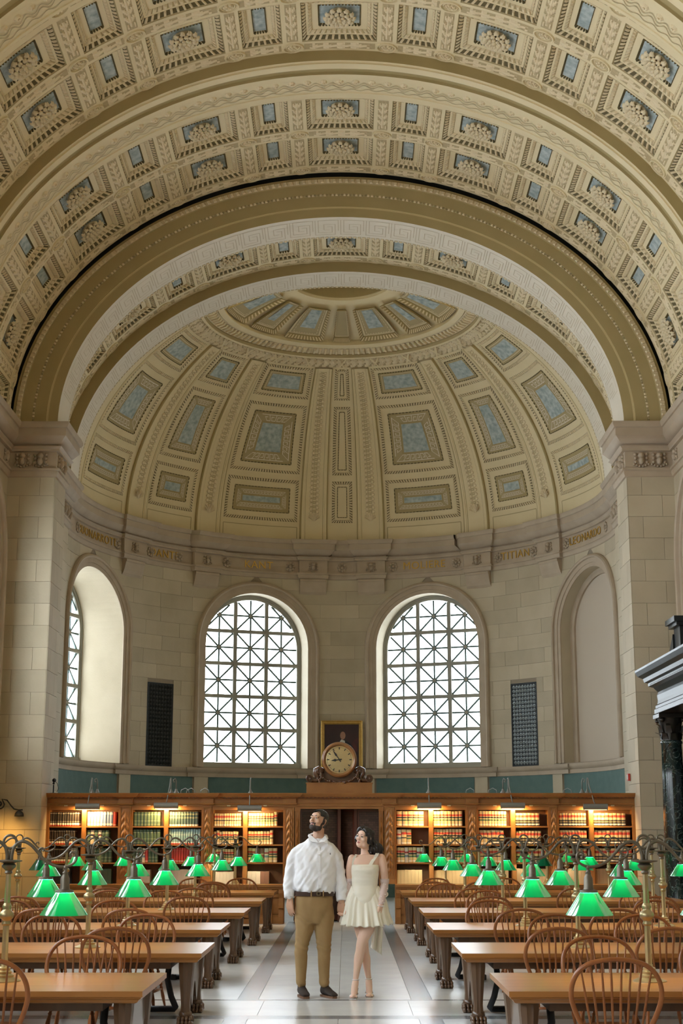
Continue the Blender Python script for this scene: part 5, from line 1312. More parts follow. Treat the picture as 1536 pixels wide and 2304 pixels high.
# ============================================================ clock, portrait, doorcase, sconce, alarm
M['walnut'] = mat('carved_walnut', (.085,.038,.018), .3, col2=(.13,.06,.028), scale=9, coat=.4)
M['clockrim'] = mat('clock_rim', (.26,.115,.04), .28, col2=(.34,.16,.06), scale=6, coat=.5)
M['dial'] = mat('brass_dial', (.66,.54,.30), .25, metal=.8)
M['hand'] = mat('blued_hand', (.012,.012,.014), .4)
CK = empty('clock', (-.028, 30.15, ZTOP), 0, 'large round brass-dialled clock on a carved walnut base above the doorway', 'clock')
zc = .67
mb = MB(); mb.b2((-.66,-.16,0),(.66,.16,.205)); mb.b2((-.675,-.17,.195),(.675,.17,.215)); mb.build('plinth', M['oak'], CK)
def ringy(prof, m, name, seg=48, y0=-.16):
    mb = MB(); mb.lathe([(r, y) for r, y in prof], seg, (0,y0,zc), 0, 'y'); return mb.build(name, m, CK, 'auto')
ringy([(.20,.20),(.345,.20),(.355,.10),(.355,.0),(.34,-.035),(.315,-.05),(.30,-.04),(.285,-.02),(.28,.01),(.272,.02)], M['clockrim'], 'bezel')
d = ringy([(.272,.02),(.20,.012),(.001,.008)], M['dial'], 'dial')
mb = MB()
for k in range(60):
    a = 2*PI*k/60; r0, r1 = (.238, .252)
    if k % 5 == 0: r0 = .205; w = .009
    else: w = .003
    ca, sa = cos(a), sin(a); nx, nz = -sa*w, ca*w
    mb.poly([(r0*ca+nx,-.153,zc+r0*sa+nz),(r0*ca-nx,-.153,zc+r0*sa-nz),(r1*ca-nx,-.153,zc+r1*sa-nz),(r1*ca+nx,-.153,zc+r1*sa+nz)])
tag(mb.build('hour_marks', M['hand'], CK), kind='stuff')
def hand(ang, L, w, nm, y):
    mb = MB(); ca, sa = sin(ang), cos(ang); pts = [(-.05,-w),(-.05,w),(L*.35,w*.8),(L*.5,w*2.3),(L*.62,w*1.6),(L,0),(L*.62,-w*1.6),(L*.5,-w*2.3),(L*.35,-w*.8)]
    mb.poly([(p*ca+q*sa, y, zc+p*sa-q*ca) for p, q in pts]); mb.poly([(p*ca+q*sa, y+.004, zc+p*sa-q*ca) for p, q in pts][::-1]); mb.build(nm, M['hand'], CK)
hand(R(-35), .235, .009, 'minute_hand', -.168); hand(R(-97), .165, .012, 'hour_hand', -.162)
for sg in (-1, 1):
    mb = MB(); pts = [(.30,.44),(.42,.50),(.47,.47),(.475,.40),(.43,.33),(.42,.28),(.47,.26),(.55,.27),(.60,.28)]
    P3 = [(sg*x, -.05, z) for x, z in pts]; mb.tube(P3, [.05,.055,.06,.06,.055,.055,.055,.055,.05], 8, sx=1.3)
    mb.build('scroll_support', M['walnut'], CK, True)
    for nm, cx_, cz_, rr in (('volute',.60,.30,.078),('volute',.40,.45,.06)):
        mb = MB(); mb.lathe([(.001,-.135),(rr*.3,-.14),(rr*.35,-.12),(rr*.75,-.12),(rr*.8,-.135),(rr,-.13),(rr,.05)], 16, (sg*cx_,0,cz_), 0, 'y')
        for k in range(8): mb.ball((sg*cx_+rr*.55*cos(k*PI/4), -.125, cz_+rr*.55*sin(k*PI/4)), .014, 6, 4)
        mb.build(nm, M['walnut'], CK, 'auto')
    mb = MB(); rg = random.Random(4)
    for k in range(9): mb.ball((sg*(.385+rg.uniform(-.03,.03)), -.15, .40-.022*k), .025+.006*sin(k*.4), 7, 5)
    mb.build('fruit_drop', M['walnut'], CK, True)
mb = MB(); rg = random.Random(9)
for k in range(46):
    t = k/45; a = PI+PI*t; mb.ball((.385*cos(a)*.98, -.15+rg.uniform(-.02,.02), .42+.205*sin(a)*1.0+rg.uniform(-.012,.012)), rg.uniform(.02,.033), 6, 4)
mb.build('fruit_garland', M['walnut'], CK, True)
mb = MB(); mb.poly([(x, -.06, z) for x, z in ((-.66,.215),(.66,.215),(.52,.27),(.45,.40),(.30,.44),(-.30,.44),(-.45,.40),(-.52,.27))]); mb.b2((-.42,-.055,.215),(.42,.12,.45)); mb.build('carved_base', M['walnut'], CK)
# ---- portrait on the pier between the windows
M['gilt'] = mat('gilt_frame', (.48,.28,.06), .35, metal=.5, col2=(.60,.38,.10), scale=14, bump=.3, bscale=60)
M['canvas'] = mat('painting_dark', (.018,.011,.010), .45, col2=(.05,.014,.014), scale=2.2, mix=.6)
M['flesh_p'] = mat('painted_flesh', (.36,.19,.12), .5); M['white_p'] = mat('painted_linen', (.55,.53,.48), .5); M['coat_p'] = mat('painted_coat', (.008,.008,.010), .5); M['red_p'] = mat('painted_drape', (.12,.02,.018), .5, col2=(.03,.012,.012), scale=5); M['hair_p'] = mat('painted_hair', (.035,.018,.01), .5)
yw = AYC+AR-.10
PT = empty('portrait', (-.012, yw, 3.12), 0, 'gilt-framed dark portrait of a gentleman with white cravat, behind the clock', 'painting')
mb = MB()
fw = [(0,0),(0,-.07),(.02,-.085),(.045,-.06),(.07,-.065),(.095,-.035),(.105,-.02)]
W2, H2 = .585, 1.71
for (a, b), (c, e) in zip(fw, fw[1:]):
    q0 = [(-W2+a, b, a),(W2-a, b, a),(W2-a, b, H2-a),(-W2+a, b, H2-a)]; q1 = [(-W2+c, e, c),(W2-c, e, c),(W2-c, e, H2-c),(-W2+c, e, H2-c)]
    for k in range(4): mb.poly([q0[k], q0[(k+1) % 4], q1[(k+1) % 4], q1[k]])
mb.build('frame', M['gilt'], PT)
mb = MB(); mb.poly([(-W2+.1,-.02,.1),(W2-.1,-.02,.1),(W2-.1,-.02,H2-.1),(-W2+.1,-.02,H2-.1)]); cv = mb.build('canvas', M['canvas'], PT)
def paint(pts, m, y): mb = MB(); mb.poly([(x, y, z) for x, z in pts]); mb.build('painted_shape', m, cv)
paint([(.10,.75),(.44,.85),(.46,1.25),(.30,1.12),(.18,.96)], M['red_p'], -.0205)
paint([(-.40,.12),(.42,.12),(.36,.90),(.24,1.08),(.12,1.16),(-.02,1.18),(-.16,1.06),(-.30,.86)], M['coat_p'], -.021)
paint([(-.01,1.19),(-.055,1.12),(-.02,1.0),(.06,.98),(.10,1.04),(.085,1.15)], M['white_p'], -.0215)
paint([(-.06+.03+.105*cos(2*PI*k/20)*.72+.03, 1.335+.13*sin(2*PI*k/20)) for k in range(20)], M['hair_p'], -.0218)
paint([(.03+.075*cos(2*PI*k/20), 1.295+.11*sin(2*PI*k/20)) for k in range(20)], M['flesh_p'], -.022)
# ---- black marble doorcase on the right wall
def marble():
    m, nt, p = _nt('verde_marble'); tc = _n(nt, 'ShaderNodeTexCoord'); mp = _n(nt, 'ShaderNodeMapping'); nt.links.new(tc.outputs['Object'], mp.inputs[0])
    n1 = _n(nt, 'ShaderNodeTexNoise'); n1.inputs['Scale'].default_value = 3.5; n1.inputs['Detail'].default_value = 10; n1.inputs['Distortion'].default_value = 2.2; nt.links.new(mp.outputs[0], n1.inputs['Vector'])
    rp = _n(nt, 'ShaderNodeValToRGB'); e = rp.color_ramp.elements; e[0].position = .47; e[0].color = (.006,.010,.009,1); e[1].position = .53; e[1].color = (.010,.022,.019,1)
    k = e.new(.50); k.color = (.20,.25,.22,1)
    k = e.new(.488); k.color = (.015,.03,.025,1); k = e.new(.512); k.color = (.014,.028,.024,1)
    nt.links.new(n1.outputs['Fac'], rp.inputs[0]); nt.links.new(rp.outputs[0], p.inputs['Base Color']); p.inputs['Roughness'].default_value = .16; p.inputs['Specular IOR Level'].default_value = .6; return m
M['verde'] = marble(); M['blackmarble'] = mat('black_marble', (.010,.010,.012), .30, col2=(.02,.024,.025), scale=5, spec=.2); M['capital'] = mat('bronze_capital', (.03,.024,.018), .35, metal=.5)
DC = empty('marble_doorcase', (6.5, 27.0, 0), 0, 'black and green marble doorcase with Corinthian column on the right wall', 'doorcase')
ye0, ye1 = -3.0, 1.28
prof = [(.55,3.93),(.52,3.95),(.52,4.03),(.50,4.05),(.50,4.10),(.47,4.13),(.46,4.2),(.47,4.3),(.45,4.36),(.50,4.42),(.52,4.45),(.60,4.48),(.60,4.54),(.66,4.56),(.68,4.63),(.76,4.68),(.80,4.76),(.80,4.80)]
mb = MB(); X0 = 6.825-6.5
def pt(o, z, y): return (X0-(o+.25)*1.05+.0, y, z)
n = len(prof)
for i in range(n-1):
    (o0, z0), (o1, z1) = prof[i], prof[i+1]
    e0, e1 = ye1+(o0-.5)*.9, ye1+(o1-.5)*.9
    mb.poly([pt(o0,z0,ye0), pt(o0,z0,e0), pt(o1,z1,e1), pt(o1,z1,ye0)])
    mb.poly([pt(o0,z0,e0), (X0,e0,z0), (X0,e1,z1), pt(o1,z1,e1)])
mb.poly([pt(.8,4.8,ye0), pt(.8,4.8,ye1+.27), (X0,ye1+.27,4.8), (X0,ye0,4.8)]); mb.poly([(X0,ye0,3.93),(X0,ye1,3.93),pt(.55,3.93,ye1),pt(.55,3.93,ye0)])
mb.build('entablature', M['blackmarble'], DC, 'auto')
mb = MB()
for k in range(60): mb.ball((X0-(.58+.25)*1.05, ye0+.06+k*.07, 4.50), .028, 6, 4)
tag(mb.build('bead_row', M['blackmarble'], DC, True), kind='stuff')
cxl, cyl_ = 6.27-6.5, 28.1-27.0
mb = MB(); mb.lathe([(.26,0),(.26,.10),(.25,.12),(.265,.16),(.24,.2),(.225,.24),(.222,.8),(.215,1.8),(.20,2.8),(.19,3.36),(.205,3.38),(.205,3.41),(.19,3.43)], 28, (cxl,cyl_,0)); mb.build('column', M['verde'], DC, 'auto')
mb = MB(); mb.lathe([(.185,3.42),(.19,3.6),(.22,3.78),(.25,3.86)], 16, (cxl,cyl_,0))
for ring, (z0, L, n_) in enumerate(((3.45,.16,8),(3.57,.2,8))):
    for k in range(n_):
        a = 2*PI*(k+.5*ring)/n_; ca, sa = cos(a), sin(a)
        def fn(i, j):
            t = i/3; r = .195+.02*ring+.07*t**2.2; w = (j-1)*.06*(1-.45*t); z = z0+L*t-(.03 if t == 1 else 0); r += .03*(t == 1)
            return (cxl+r*ca-w*sa, cyl_+r*sa+w*ca, z)
        mb.grid(fn, 3, 2)
for k in range(4):
    a = PI/4+k*PI/2; mb.ball((cxl+.285*cos(a), cyl_+.285*sin(a), 3.81), .05, 8, 6, sc=(1,1,.9))
mb.box((cxl,cyl_,3.89), (.54,.54,.075)); mb.build('capital', M['capital'], DC, 'auto')
mb = MB(); mb.b2((X0-.42, ye1-.75, 4.80), (X0, ye1-.25, 5.55)); mb.b2((X0-.50, ye1-.85, 5.55), (X0, ye1-.15, 5.62)); mb.b2((X0-.55, ye1-.9, 5.62), (X0, ye1-.10, 5.72)); mb.build('pedestal_block', M['blackmarble'], DC)
mb = MB(); A = [(X0-.45, y+ye1-.25, z) for y, z in ((0,4.8),(.52,4.8),(.50,4.95),(.36,5.05),(.30,5.2),(.10,5.35),(0,5.45))]; B = [(X0, y, z) for _, y, z in A]; mb.poly(A); mb.poly(B[::-1])
for i in range(len(A)): mb.poly([A[i-1], A[i], B[i], B[i-1]])
mb.build('scroll_wing', M['blackmarble'], DC)
mb = MB(); mb.b2((X0-.25,ye0,0),(X0,ye1-.1,3.93)); mb.build('door_jamb_wall', M['verde'], DC)
# ---- wall sconces on the left pier
M['amber'] = mat('amber_wall_glow', (.5,.4,.2), .6)
for k, x in enumerate((-6.42,)):
    t = empty('wall_sconce', (x, YP-.02, 2.15), 0, 'wrought iron scroll sconce with downturned shade on the left pier', 'sconce')
    mb = MB(); sp = [(-.25+.10*cos(a)*r_, -.06, .12+.10*sin(a)*r_) for a, r_ in [(-PI*.5+i*PI/6, .25+.75*i/15) for i in range(16)]]
    sp += [(-.20,-.06,.22),(-.10,-.07,.20),(-.02,-.08,.10),(.05,-.09,.03),(.14,-.10,.01),(.22,-.10,.015)]
    mb.tube(sp, .014, 8); mb.build('scroll_arm', M['blackm'], t, True)
    mb = MB(); mb.lathe([(.02,.0),(.06,-.02),(.085,-.06),(.095,-.11),(.07,-.115)], 12, (.16,-.12,.0)); mb.build('shade', M['blackm'], t, True)
    mb = MB(); mb.lathe([(.05,0),(.05,.02),(.02,.03)], 10, (-.30,0,.12), 0, 'y'); mb.tube([(-.25,0,.12),(-.25,-.06,.12)], .012, 6); mb.build('wall_plate', M['blackm'], t)
    l = bpy.data.lights.new('sconce_glow', 'SPOT'); l.energy = 34; l.color = (1,.55,.14); l.spot_size = R(150); l.spot_blend = 1.; l.shadow_soft_size = .3
    lo = bpy.data.objects.new('sconce_glow', l); COL.objects.link(lo); lo.parent = t; lo.location = (.05,-.42,-.15); lo.rotation_euler = (R(20), R(10), 0)
t = empty('fire_alarm', (PX-.02, 30.25, 2.83), 0, 'small red and white fire alarm strobe on the right pier', 'alarm')
mb = MB(); mb.b2((-.04,-.07,-.07),(0,.07,.07)); mb.build('alarm_body', mat('alarm_red', (.55,.04,.03), .4), t); mb = MB(); mb.b2((-.055,-.05,-.05),(-.04,.02,.05)); mb.build('strobe_lens', mat('strobe', (.8,.8,.8), .2), t)
# ============================================================ the couple in the aisle
from mathutils import noise as mnoise
_F = Vector((-sin(YAW)*cos(PITCH), cos(YAW)*cos(PITCH), sin(PITCH))); _R = Vector((cos(YAW), sin(YAW), 0)); _U = _R.cross(_F)
def Wp(px, py, y):
    """world point at distance y for a spot measured in the photograph"""
    r = _F+_R*((px-768)/FPX)+_U*((1152-py)/FPX); c = Vector(cam.location); return c+r*((y-c.y)/r.y)
def skin_mat(name, c, c2): 
    m = mat(name, c, .5, col2=c2, scale=14, mix=.8, spec=.35); p = m.node_tree.nodes['Principled BSDF']; p.inputs['Subsurface Weight'].default_value = .12; p.inputs['Subsurface Radius'].default_value = (.02,.008,.004); p.inputs['Subsurface Scale'].default_value = .3; return m
M['skin_m'] = skin_mat('skin_man', (.52,.305,.20), (.58,.345,.235)); M['skin_w'] = skin_mat('skin_woman', (.74,.49,.37), (.78,.53,.41))
M['beard'] = mat('beard', (.028,.020,.016), .8, col2=(.05,.034,.026), scale=120); M['hair'] = mat('black_hair', (.010,.008,.008), .38, col2=(.022,.017,.015), scale=60, stretch=(1,1,.15)); M['lip_m'] = mat('lips_man', (.30,.12,.095), .45); M['lip_w'] = mat('lips_woman', (.46,.13,.12), .4)
M['eyew'] = mat('eye_white', (.7,.68,.65), .25); M['iris'] = mat('iris_brown', (.03,.016,.01), .15)
M['shirt'] = mat('white_oxford', (.80,.80,.83), .75, bump=.05, bscale=300); M['chino'] = mat('tan_chino', (.30,.185,.075), .8, col2=(.34,.215,.09), scale=10, bump=.06, bscale=250)
M['belt'] = mat('brown_belt', (.045,.020,.013), .4); M['suede'] = mat('brown_suede', (.035,.024,.019), .9, bump=.1, bscale=200); M['sole'] = mat('tan_sole', (.17,.085,.045), .5)
M['dress'] = mat('ivory_satin', (.80,.76,.64), .42, col2=(.84,.80,.69), scale=5, spec=.4); M['silver'] = mat('silver_leather', (.75,.70,.68), .25, metal=.5); M['pearl'] = mat('pearl', (.85,.82,.80), .15)
M['navy_m'] = mat('navy_thread', (.02,.03,.08), .7)
def tulle():
    m, nt, p = _nt('sheer_tulle'); nt.nodes.remove(p); t = _n(nt,'ShaderNodeBsdfTransparent'); d = _n(nt,'ShaderNodeBsdfDiffuse'); d.inputs[0].default_value = (.82,.74,.76,1); mx = _n(nt,'ShaderNodeMixShader'); mx.inputs[0].default_value = .42
    nt.links.new(t.outputs[0], mx.inputs[1]); nt.links.new(d.outputs[0], mx.inputs[2]); nt.links.new(mx.outputs[0], nt.nodes['Material Output'].inputs[0]); return m
M['tulle'] = tulle()
def fuse(mb, vox, smooth=4, fac=.5):
    """one continuous skin from overlapping closed solids"""
    me = mb.mesh('tmp', M['shirt']); bm = bmesh.new(); bm.from_mesh(me); bmesh.ops.recalc_face_normals(bm, faces=bm.faces); bm.to_mesh(me); bm.free()
    o = bpy.data.objects.new('tmp', me); COL.objects.link(o)
    r = o.modifiers.new('r', 'REMESH'); r.mode = 'VOXEL'; r.voxel_size = vox
    if smooth: s_ = o.modifiers.new('s', 'SMOOTH'); s_.iterations = smooth; s_.factor = fac
    dg = bpy.context.evaluated_depsgraph_get(); out = bpy.data.meshes.new_from_object(o.evaluated_get(dg)); bpy.data.objects.remove(o); bpy.data.meshes.remove(me)
    return out
def rings(mb, secs, seg=28, m=0, caps=True, power=2.3):
    """horizontal super-ellipse sections (centre, rx, ry)"""
    ids = []
    for c, rx, ry in secs:
        ring = []
        for k in range(seg):
            a = 2*PI*k/seg; q = (abs(cos(a))**power+abs(sin(a))**power)**(-1/power); ring.append(mb.vert((c[0]+rx*q*cos(a), c[1]+ry*q*sin(a), c[2])))
        ids.append(ring)
    up = secs[-1][0][2] > secs[0][0][2]
    for i in range(len(ids)-1):
        for k in range(seg):
            f = (ids[i][k], ids[i][(k+1) % seg], ids[i+1][(k+1) % seg], ids[i+1][k]); mb.face(f if up else f[::-1], m)
    if caps: mb.face(ids[0][::-1] if up else ids[0], m); mb.face(ids[-1] if up else ids[-1][::-1], m)
def ts(pts, n=5):
    """smooth a polyline of vectors (Catmull-Rom), with radii as 4th value"""
    o = []
    for i in range(len(pts)-1):
        p0, p1, p2, p3 = pts[max(i-1,0)], pts[i], pts[i+1], pts[min(i+2,len(pts)-1)]
        for k in range(n):
            q = k/n; o.append([.5*(2*b+(c-a)*q+(2*a-5*b+4*c-d)*q*q+(3*b-a-3*c+d)*q**3) for a, b, c, d in zip(p0,p1,p2,p3)])
    return o+[list(pts[-1])]
def limb(mb, pts, seg=16, sx=1., up=None, n=5):
    s_ = ts([(*p, r) for p, r in pts], n); mb.tube([q[:3] for q in s_], [q[3] for q in s_], seg, sx=sx, up=up)
    mb.ball(s_[0][:3], s_[0][3]*.98, 12, 8); mb.ball(s_[-1][:3], s_[-1][3]*.98, 12, 8)
def hand(mb, wrist, d, nrm, size=.19, curl=.5, spread=.08, thumb_side=1, curls=None, nails=None):
    """palm and five fingers: d = towards the fingertips, nrm = out of the palm"""
    d = Vector(d).normalized(); nrm = Vector(nrm); nrm = (nrm-d*nrm.dot(d)).normalized(); sd = d.cross(nrm)*thumb_side; w = Vector(wrist); k = size/.19
    def P(a, b, c): return w+d*(a*k)+sd*(b*k)+nrm*(c*k)
    # palm
    for i in range(4):
        b = -.031+.0205*i
        mb.tube([P(-.01,b*.55,0), P(.03,b*.85,-.002), P(.07,b,0), P(.093,b*1.04,.001)], [.016*k,.0165*k,.0145*k,.0115*k], 10); mb.ball(P(.093,b*1.04,.001), .0115*k, 8, 6); mb.ball(P(-.01,b*.55,0), .016*k, 8, 6)
    mb.ball(P(.035,.022,.01), .022*k, 10, 6)
    tips = []
    for i, (L, b) in enumerate(((.068,-.034),(.082,-.0125),(.088,.009),(.078,.0305))):
        cu = (curls[i] if curls else curl); base = P(.09,b,0); ang = 0.; p = base; pts = [(tuple(p), .0098*k)]
        fan = (b/.034)*spread
        for s_, (fr, ca) in enumerate(((.45,.7),(.32,1.0),(.23,.8))):
            ang += cu*ca; q = d*cos(ang)+nrm*sin(ang)+sd*fan*(1 if s_ == 0 else .6); p = p+q.normalized()*(L*fr*k); pts.append((tuple(p), (.0088,.0080,.0068)[s_]*k))
        mb.tube([a for a, _ in pts], [r for _, r in pts], 9)
        for a, r in pts: mb.ball(a, r, 8, 6)
        tips.append((Vector(pts[-1][0]), (Vector(pts[-1][0])-Vector(pts[-2][0])).normalized()))
    b0 = P(.022,.034,.008); b1 = P(.052,.056,.018); b2 = P(.082,.060,.026); b3 = P(.104,.056,.032)
    mb.tube([b0,b1,b2,b3], [.014*k,.0115*k,.0098*k,.0078*k], 9)
    for a, r in ((b0,.014),(b1,.0115),(b2,.0098),(b3,.0078)): mb.ball(a, r*k, 8, 6)
    return tips
def head(mb, Mx, fem=False):
    """head in local axes x right, y forward, z up (origin mid-head), placed by Mx"""
    t = MB(); f = .93 if fem else 1.
    t.ball((0,-.018,.035), .1, 24, 16, sc=(.77*f,.97,.86)); t.ball((0,.012,.0), .1, 24, 16, sc=(.70*f,.80,.95))
    t.ball((0,.03,-.055), .1, 20, 14, sc=(.60*f,.62,.62)); t.ball((0,.062,-.085), .03, 14, 10, sc=(1.25*f,1,.9))
    for s_ in (-1, 1):
        t.ball((s_*.040*f,.060,-.012), .03, 12, 8, sc=(1.05,.8,.95)); t.ball((s_*.050*f,.022,-.065), .035, 12, 8, sc=(.75,1.2,1.1))
        t.ball((s_*.030,.080,.030), .02, 10, 8, sc=(1.5,.7,.55))
        t.ball((s_*.078*f,-.012,.0), .03, 10, 8, sc=(.32,.62,1.02)); t.ball((s_*.084*f,-.022,.012), .02, 8, 6, sc=(.35,.55,1.0))
        t.ball((s_*.011,.104,-.022), .0095, 8, 6)
    nl = 1. if not fem else .86
    t.tube([(0,.085,.030),(0,.096,.012),(0,.108*nl+.012*(1-nl),-.010),(0,.112,-.021)], [.010,.0115,.0135*nl,.012*nl], 10); t.ball((0,.111,-.020), .0125*nl, 10, 8)
    for z, r, y in ((-.047,.007,.092),(-.056,.008,.090)): t.ball((0,y,z), r, 12, 8, sc=(2.5,.8,.7))
    t.ball((0,.060,.052), .05, 16, 10, sc=(1.15*f,.62,.75))
    mb.add(t, lambda p: Mx @ Vector(p))
def regions(me, Mx, rules, base):
    """material index by position in head space; rules: list of fn(local co)->index or None"""
    inv = Mx.inverted(); idx = []
    for p in me.polygons:
        q = inv @ p.center; k = base
        for fn in rules:
            r_ = fn(q)
            if r_ is not None: k = r_; break
        idx.append(k)
    me.polygons.foreach_set('material_index', idx); me.polygons.foreach_set('use_smooth', [True]*len(idx)); me.update()
def shell_from(me, test, off, name, m, parent, wob=None, Mx=None):
    """offset copy of part of a surface (hair cap, cuff...)"""
    bm = bmesh.new(); bm.from_mesh(me); bm.normal_update()
    bmesh.ops.delete(bm, geom=[f for f in bm.faces if not test(f.calc_center_median())], context='FACES')
    for v in bm.verts: v.co = v.co+v.normal*(off+(wob(v.co) if wob else 0))
    out = bpy.data.meshes.new(name); bm.to_mesh(out); bm.free(); out.materials.clear(); out.materials.append(m); out.polygons.foreach_set('material_index', [0]*len(out.polygons)); out.polygons.foreach_set('use_smooth', [True]*len(out.polygons))
    return link(name, out, parent)
def finish(me, name, m, parent, fold=None):
    if fold:
        no = [v.normal.copy() for v in me.vertices]
        for v, n_ in zip(me.vertices, no): v.co = v.co+n_*fold(v.co)
    me.materials.clear(); me.materials.append(m); me.polygons.foreach_set('use_smooth', [True]*len(me.polygons)); me.update(); me.name = name
    return link(name, me, parent)
def headframe(c, fwd, roll=0.):
    f = Vector(fwd).normalized(); r_ = f.cross(Vector((0,0,1))).normalized(); u = r_.cross(f)
    if roll: q = Matrix.Rotation(roll, 3, f); r_ = q @ r_; u = q @ u
    return Matrix(((r_.x,f.x,u.x,c[0]),(r_.y,f.y,u.y,c[1]),(r_.z,f.z,u.z,c[2]),(0,0,0,1)))
def face_bits(Mx, par, fem=False):
    for s_ in (-1, 1):
        e = MB(); e.ball((0,0,0), .0125, 12, 8); o = e.mesh('eye', M['eyew'], True); ob = link('eye', o, par); c = Mx @ Vector((s_*.0315,.0765,.014)); ob.location = c
        i = MB(); i.ball((0,0,0), .0068, 10, 6); io = link('iris', i.mesh('iris', M['iris'], True), ob); io.location = (Mx.to_3x3() @ Vector((-.0015 if not fem else -.002,.0082,.0015)))
        b = MB(); pts = [(s_*.013,.0935,.0365),(s_*.030,.0905,.0410),(s_*.047,.079,.037),(s_*.056,.068,.029)]; b.tube([Mx @ Vector(p) for p in pts], [.0032,.0042,.0034,.0015] if not fem else [.002,.0026,.0022,.001], 6); b.build('eyebrow', M['hair'], par, True)
        l = MB(); pts = [(s_*.019,.087,.020),(s_*.031,.0905,.0245),(s_*.044,.083,.020)]; l.tube([Mx @ Vector(p) for p in pts], .0022 if not fem else .003, 6); l.build('eyelid', M['hair'] if fem else M['skin_m'], par, True)
# ------------------------------------------------------------ man
YM = 16.42
MAN = empty('person', Wp(707, 2243, YM), 0, 'man in white shirt and tan trousers looking up, holding a woman\'s hand', 'person')
def rel(o, root): o.matrix_parent_inverse = root.matrix_world.inverted() if False else Matrix.Translation(-Vector(root.location)); return o
HM = headframe(Wp(716, 1849, YM-.02), (-.60,-.74,.30), R(-4))
jt = lambda x, y, dy=0.: Wp(x, y, YM+dy)
b = MB(); head(b, HM)
limb(b, [(jt(718,1862,.03),.058),(jt(716,1880,.03),.062),(jt(713,1895,.03),.075)], 18)
rings(b, [(jt(707,2045),.16,.11),(jt(707,2005),.175,.115),(jt(708,1960),.19,.125),(jt(710,1928),.195,.110),(jt(711,1914),.17,.085),(jt(712,1900),.10,.07)])
aL = [(jt(676,1924),.048),(jt(652,1968,.03),.038),(jt(651,2005,-.01),.036),(jt(652,2024,-.04),.030)]; aR = [(jt(744,1924),.048),(jt(765,1966,.02),.038),(jt(768,2010,-.02),.036),(jt(768,2029,-.04),.030)]
limb(b, aL); limb(b, aR)
wl_, wr_ = jt(652,2024,-.04), jt(768,2029,-.04)
hand(b, wl_, (.06,-.10,-1), (.55,.75,-.1), .20, .34, .05, -1)
hand(b, wr_, (-.10,-.03,-1), (.45,.85,.0), .195, .85, .02, 1)
for hx, kx, ax in ((684,677,677),(729,728,730)):
    limb(b, [(jt(hx,2040),.09),(jt(kx,2135,-.01),.055),(jt(ax,2160,.01),.056),(jt(ax,2216,.0),.036)])
bm_ = fuse(b, .0052, 3)
for q in (M['skin_m'], M['beard'], M['lip_m']): pass
bm_.materials.clear()
for q in (M['skin_m'], M['beard'], M['lip_m'], M['hair']): bm_.materials.append(q)
def beard(q):
    if q.length > .2: return None
    lip = abs(q.x) < .025-.8*abs(q.z+.052) and -.0605 < q.z < -.0445 and q.y > .082
    if lip: return 2
    if q.z < -.115 and q.y < .02: return None
    if q.z < -.060+.35*max(0., .0) and q.z > -.15 and q.y > -.005: 
        if q.z < -.062 or abs(q.x) > .030: return 1
    if -.062 <= q.z < -.033 and abs(q.x) < .036 and q.y > .075 and (q.z > -.0445 or abs(q.x) > .024): return 1
    if -.07 <= q.z < -.01 and abs(q.x) > .046+.25*(q.z+.03)*0 and -.012 < q.y < .045-.9*(q.z+.07)*.55: return 1
    if -.01 <= q.z < .05 and abs(q.x) > .055 and -.012 < q.y < .012: return 1
    return None
regions(bm_, HM, [beard], 0)
for o in [link('body', bm_, MAN)]: rel(o, MAN)
inv = HM.inverted()
def hairtest(c):
    q = inv @ c
    if q.length > .2: return False
    if abs(q.x) > .074 and q.z < .035 and q.y > -.05: return False
    return (q.z > .085-.0*q.y and q.y > .03) or (q.z > .052 and q.y <= .055 and abs(q.x) > .045 and q.y > -.01) or (q.z > .066 and q.y <= .06) or (q.y < -.01 and q.z > -.005-.15*(q.y+.01)-.0) or (q.y < -.045 and q.z > -.05)
h_ = shell_from(bm_, hairtest, .004, 'hair', M['hair'], MAN, lambda co: max(0., min(.016, ((inv @ co).z-.055)*.45))+.003*mnoise.noise(co*60)); rel(h_, MAN)
fb = empty('face', (0,0,0)); bpy.data.objects.remove(fb)
_before = set(bpy.data.objects); face_bits(HM, MAN)
for o in set(bpy.data.objects)-_before:
    if o.parent == MAN: rel(o, MAN)
# shirt
s = MB()
rings(s, [(jt(707,2010),.200,.135),(jt(707,2007),.212,.15),(jt(707,2000),.222,.165),(jt(707,1985),.226,.168),(jt(708,1965),.224,.163),(jt(709,1940),.236,.155),(jt(710,1924),.244,.142),(jt(710,1914),.244,.128),(jt(710,1907),.234,.112),(jt(711,1901),.205,.100),(jt(712,1896),.165,.092),(jt(713,1891),.12,.084),(jt(714,1886),.085,.078)])
limb(s, [(jt(674,1916),.066),(jt(664,1928,.0),.074),(jt(653,1966,.035),.067),(jt(650,1995,.01),.060),(jt(650,2012,-.02),.052)], 18); limb(s, [(jt(746,1917),.066),(jt(756,1929,.0),.074),(jt(764,1966,.03),.066),(jt(767,1998,.0),.058),(jt(767,2016,-.02),.052)], 18)
sm = fuse(s, .009, 4)
def fold_shirt(co):
    w = mnoise.noise(Vector((co.x*11+co.z*6, co.y*6, co.z*3.5)))*.016+mnoise.noise(Vector((co.x*22-co.z*16, co.y*9, co.z*9+3)))*.009
    k = 1.+1.2*max(0., min(1., (1.32-co.z)/.25)); return w*k
rel(finish(sm, 'shirt', M['shirt'], MAN, fold_shirt), MAN)
def cuff(c0, c1, r0, r1):
    q = MB(); q.tube([c0, c0.lerp(c1,.05), c0.lerp(c1,.95), c1], [r0*.9, r0, r1, r1*.9], 20, cap=True); rel(q.build('cuff', M['shirt'], MAN, 'auto'), MAN)
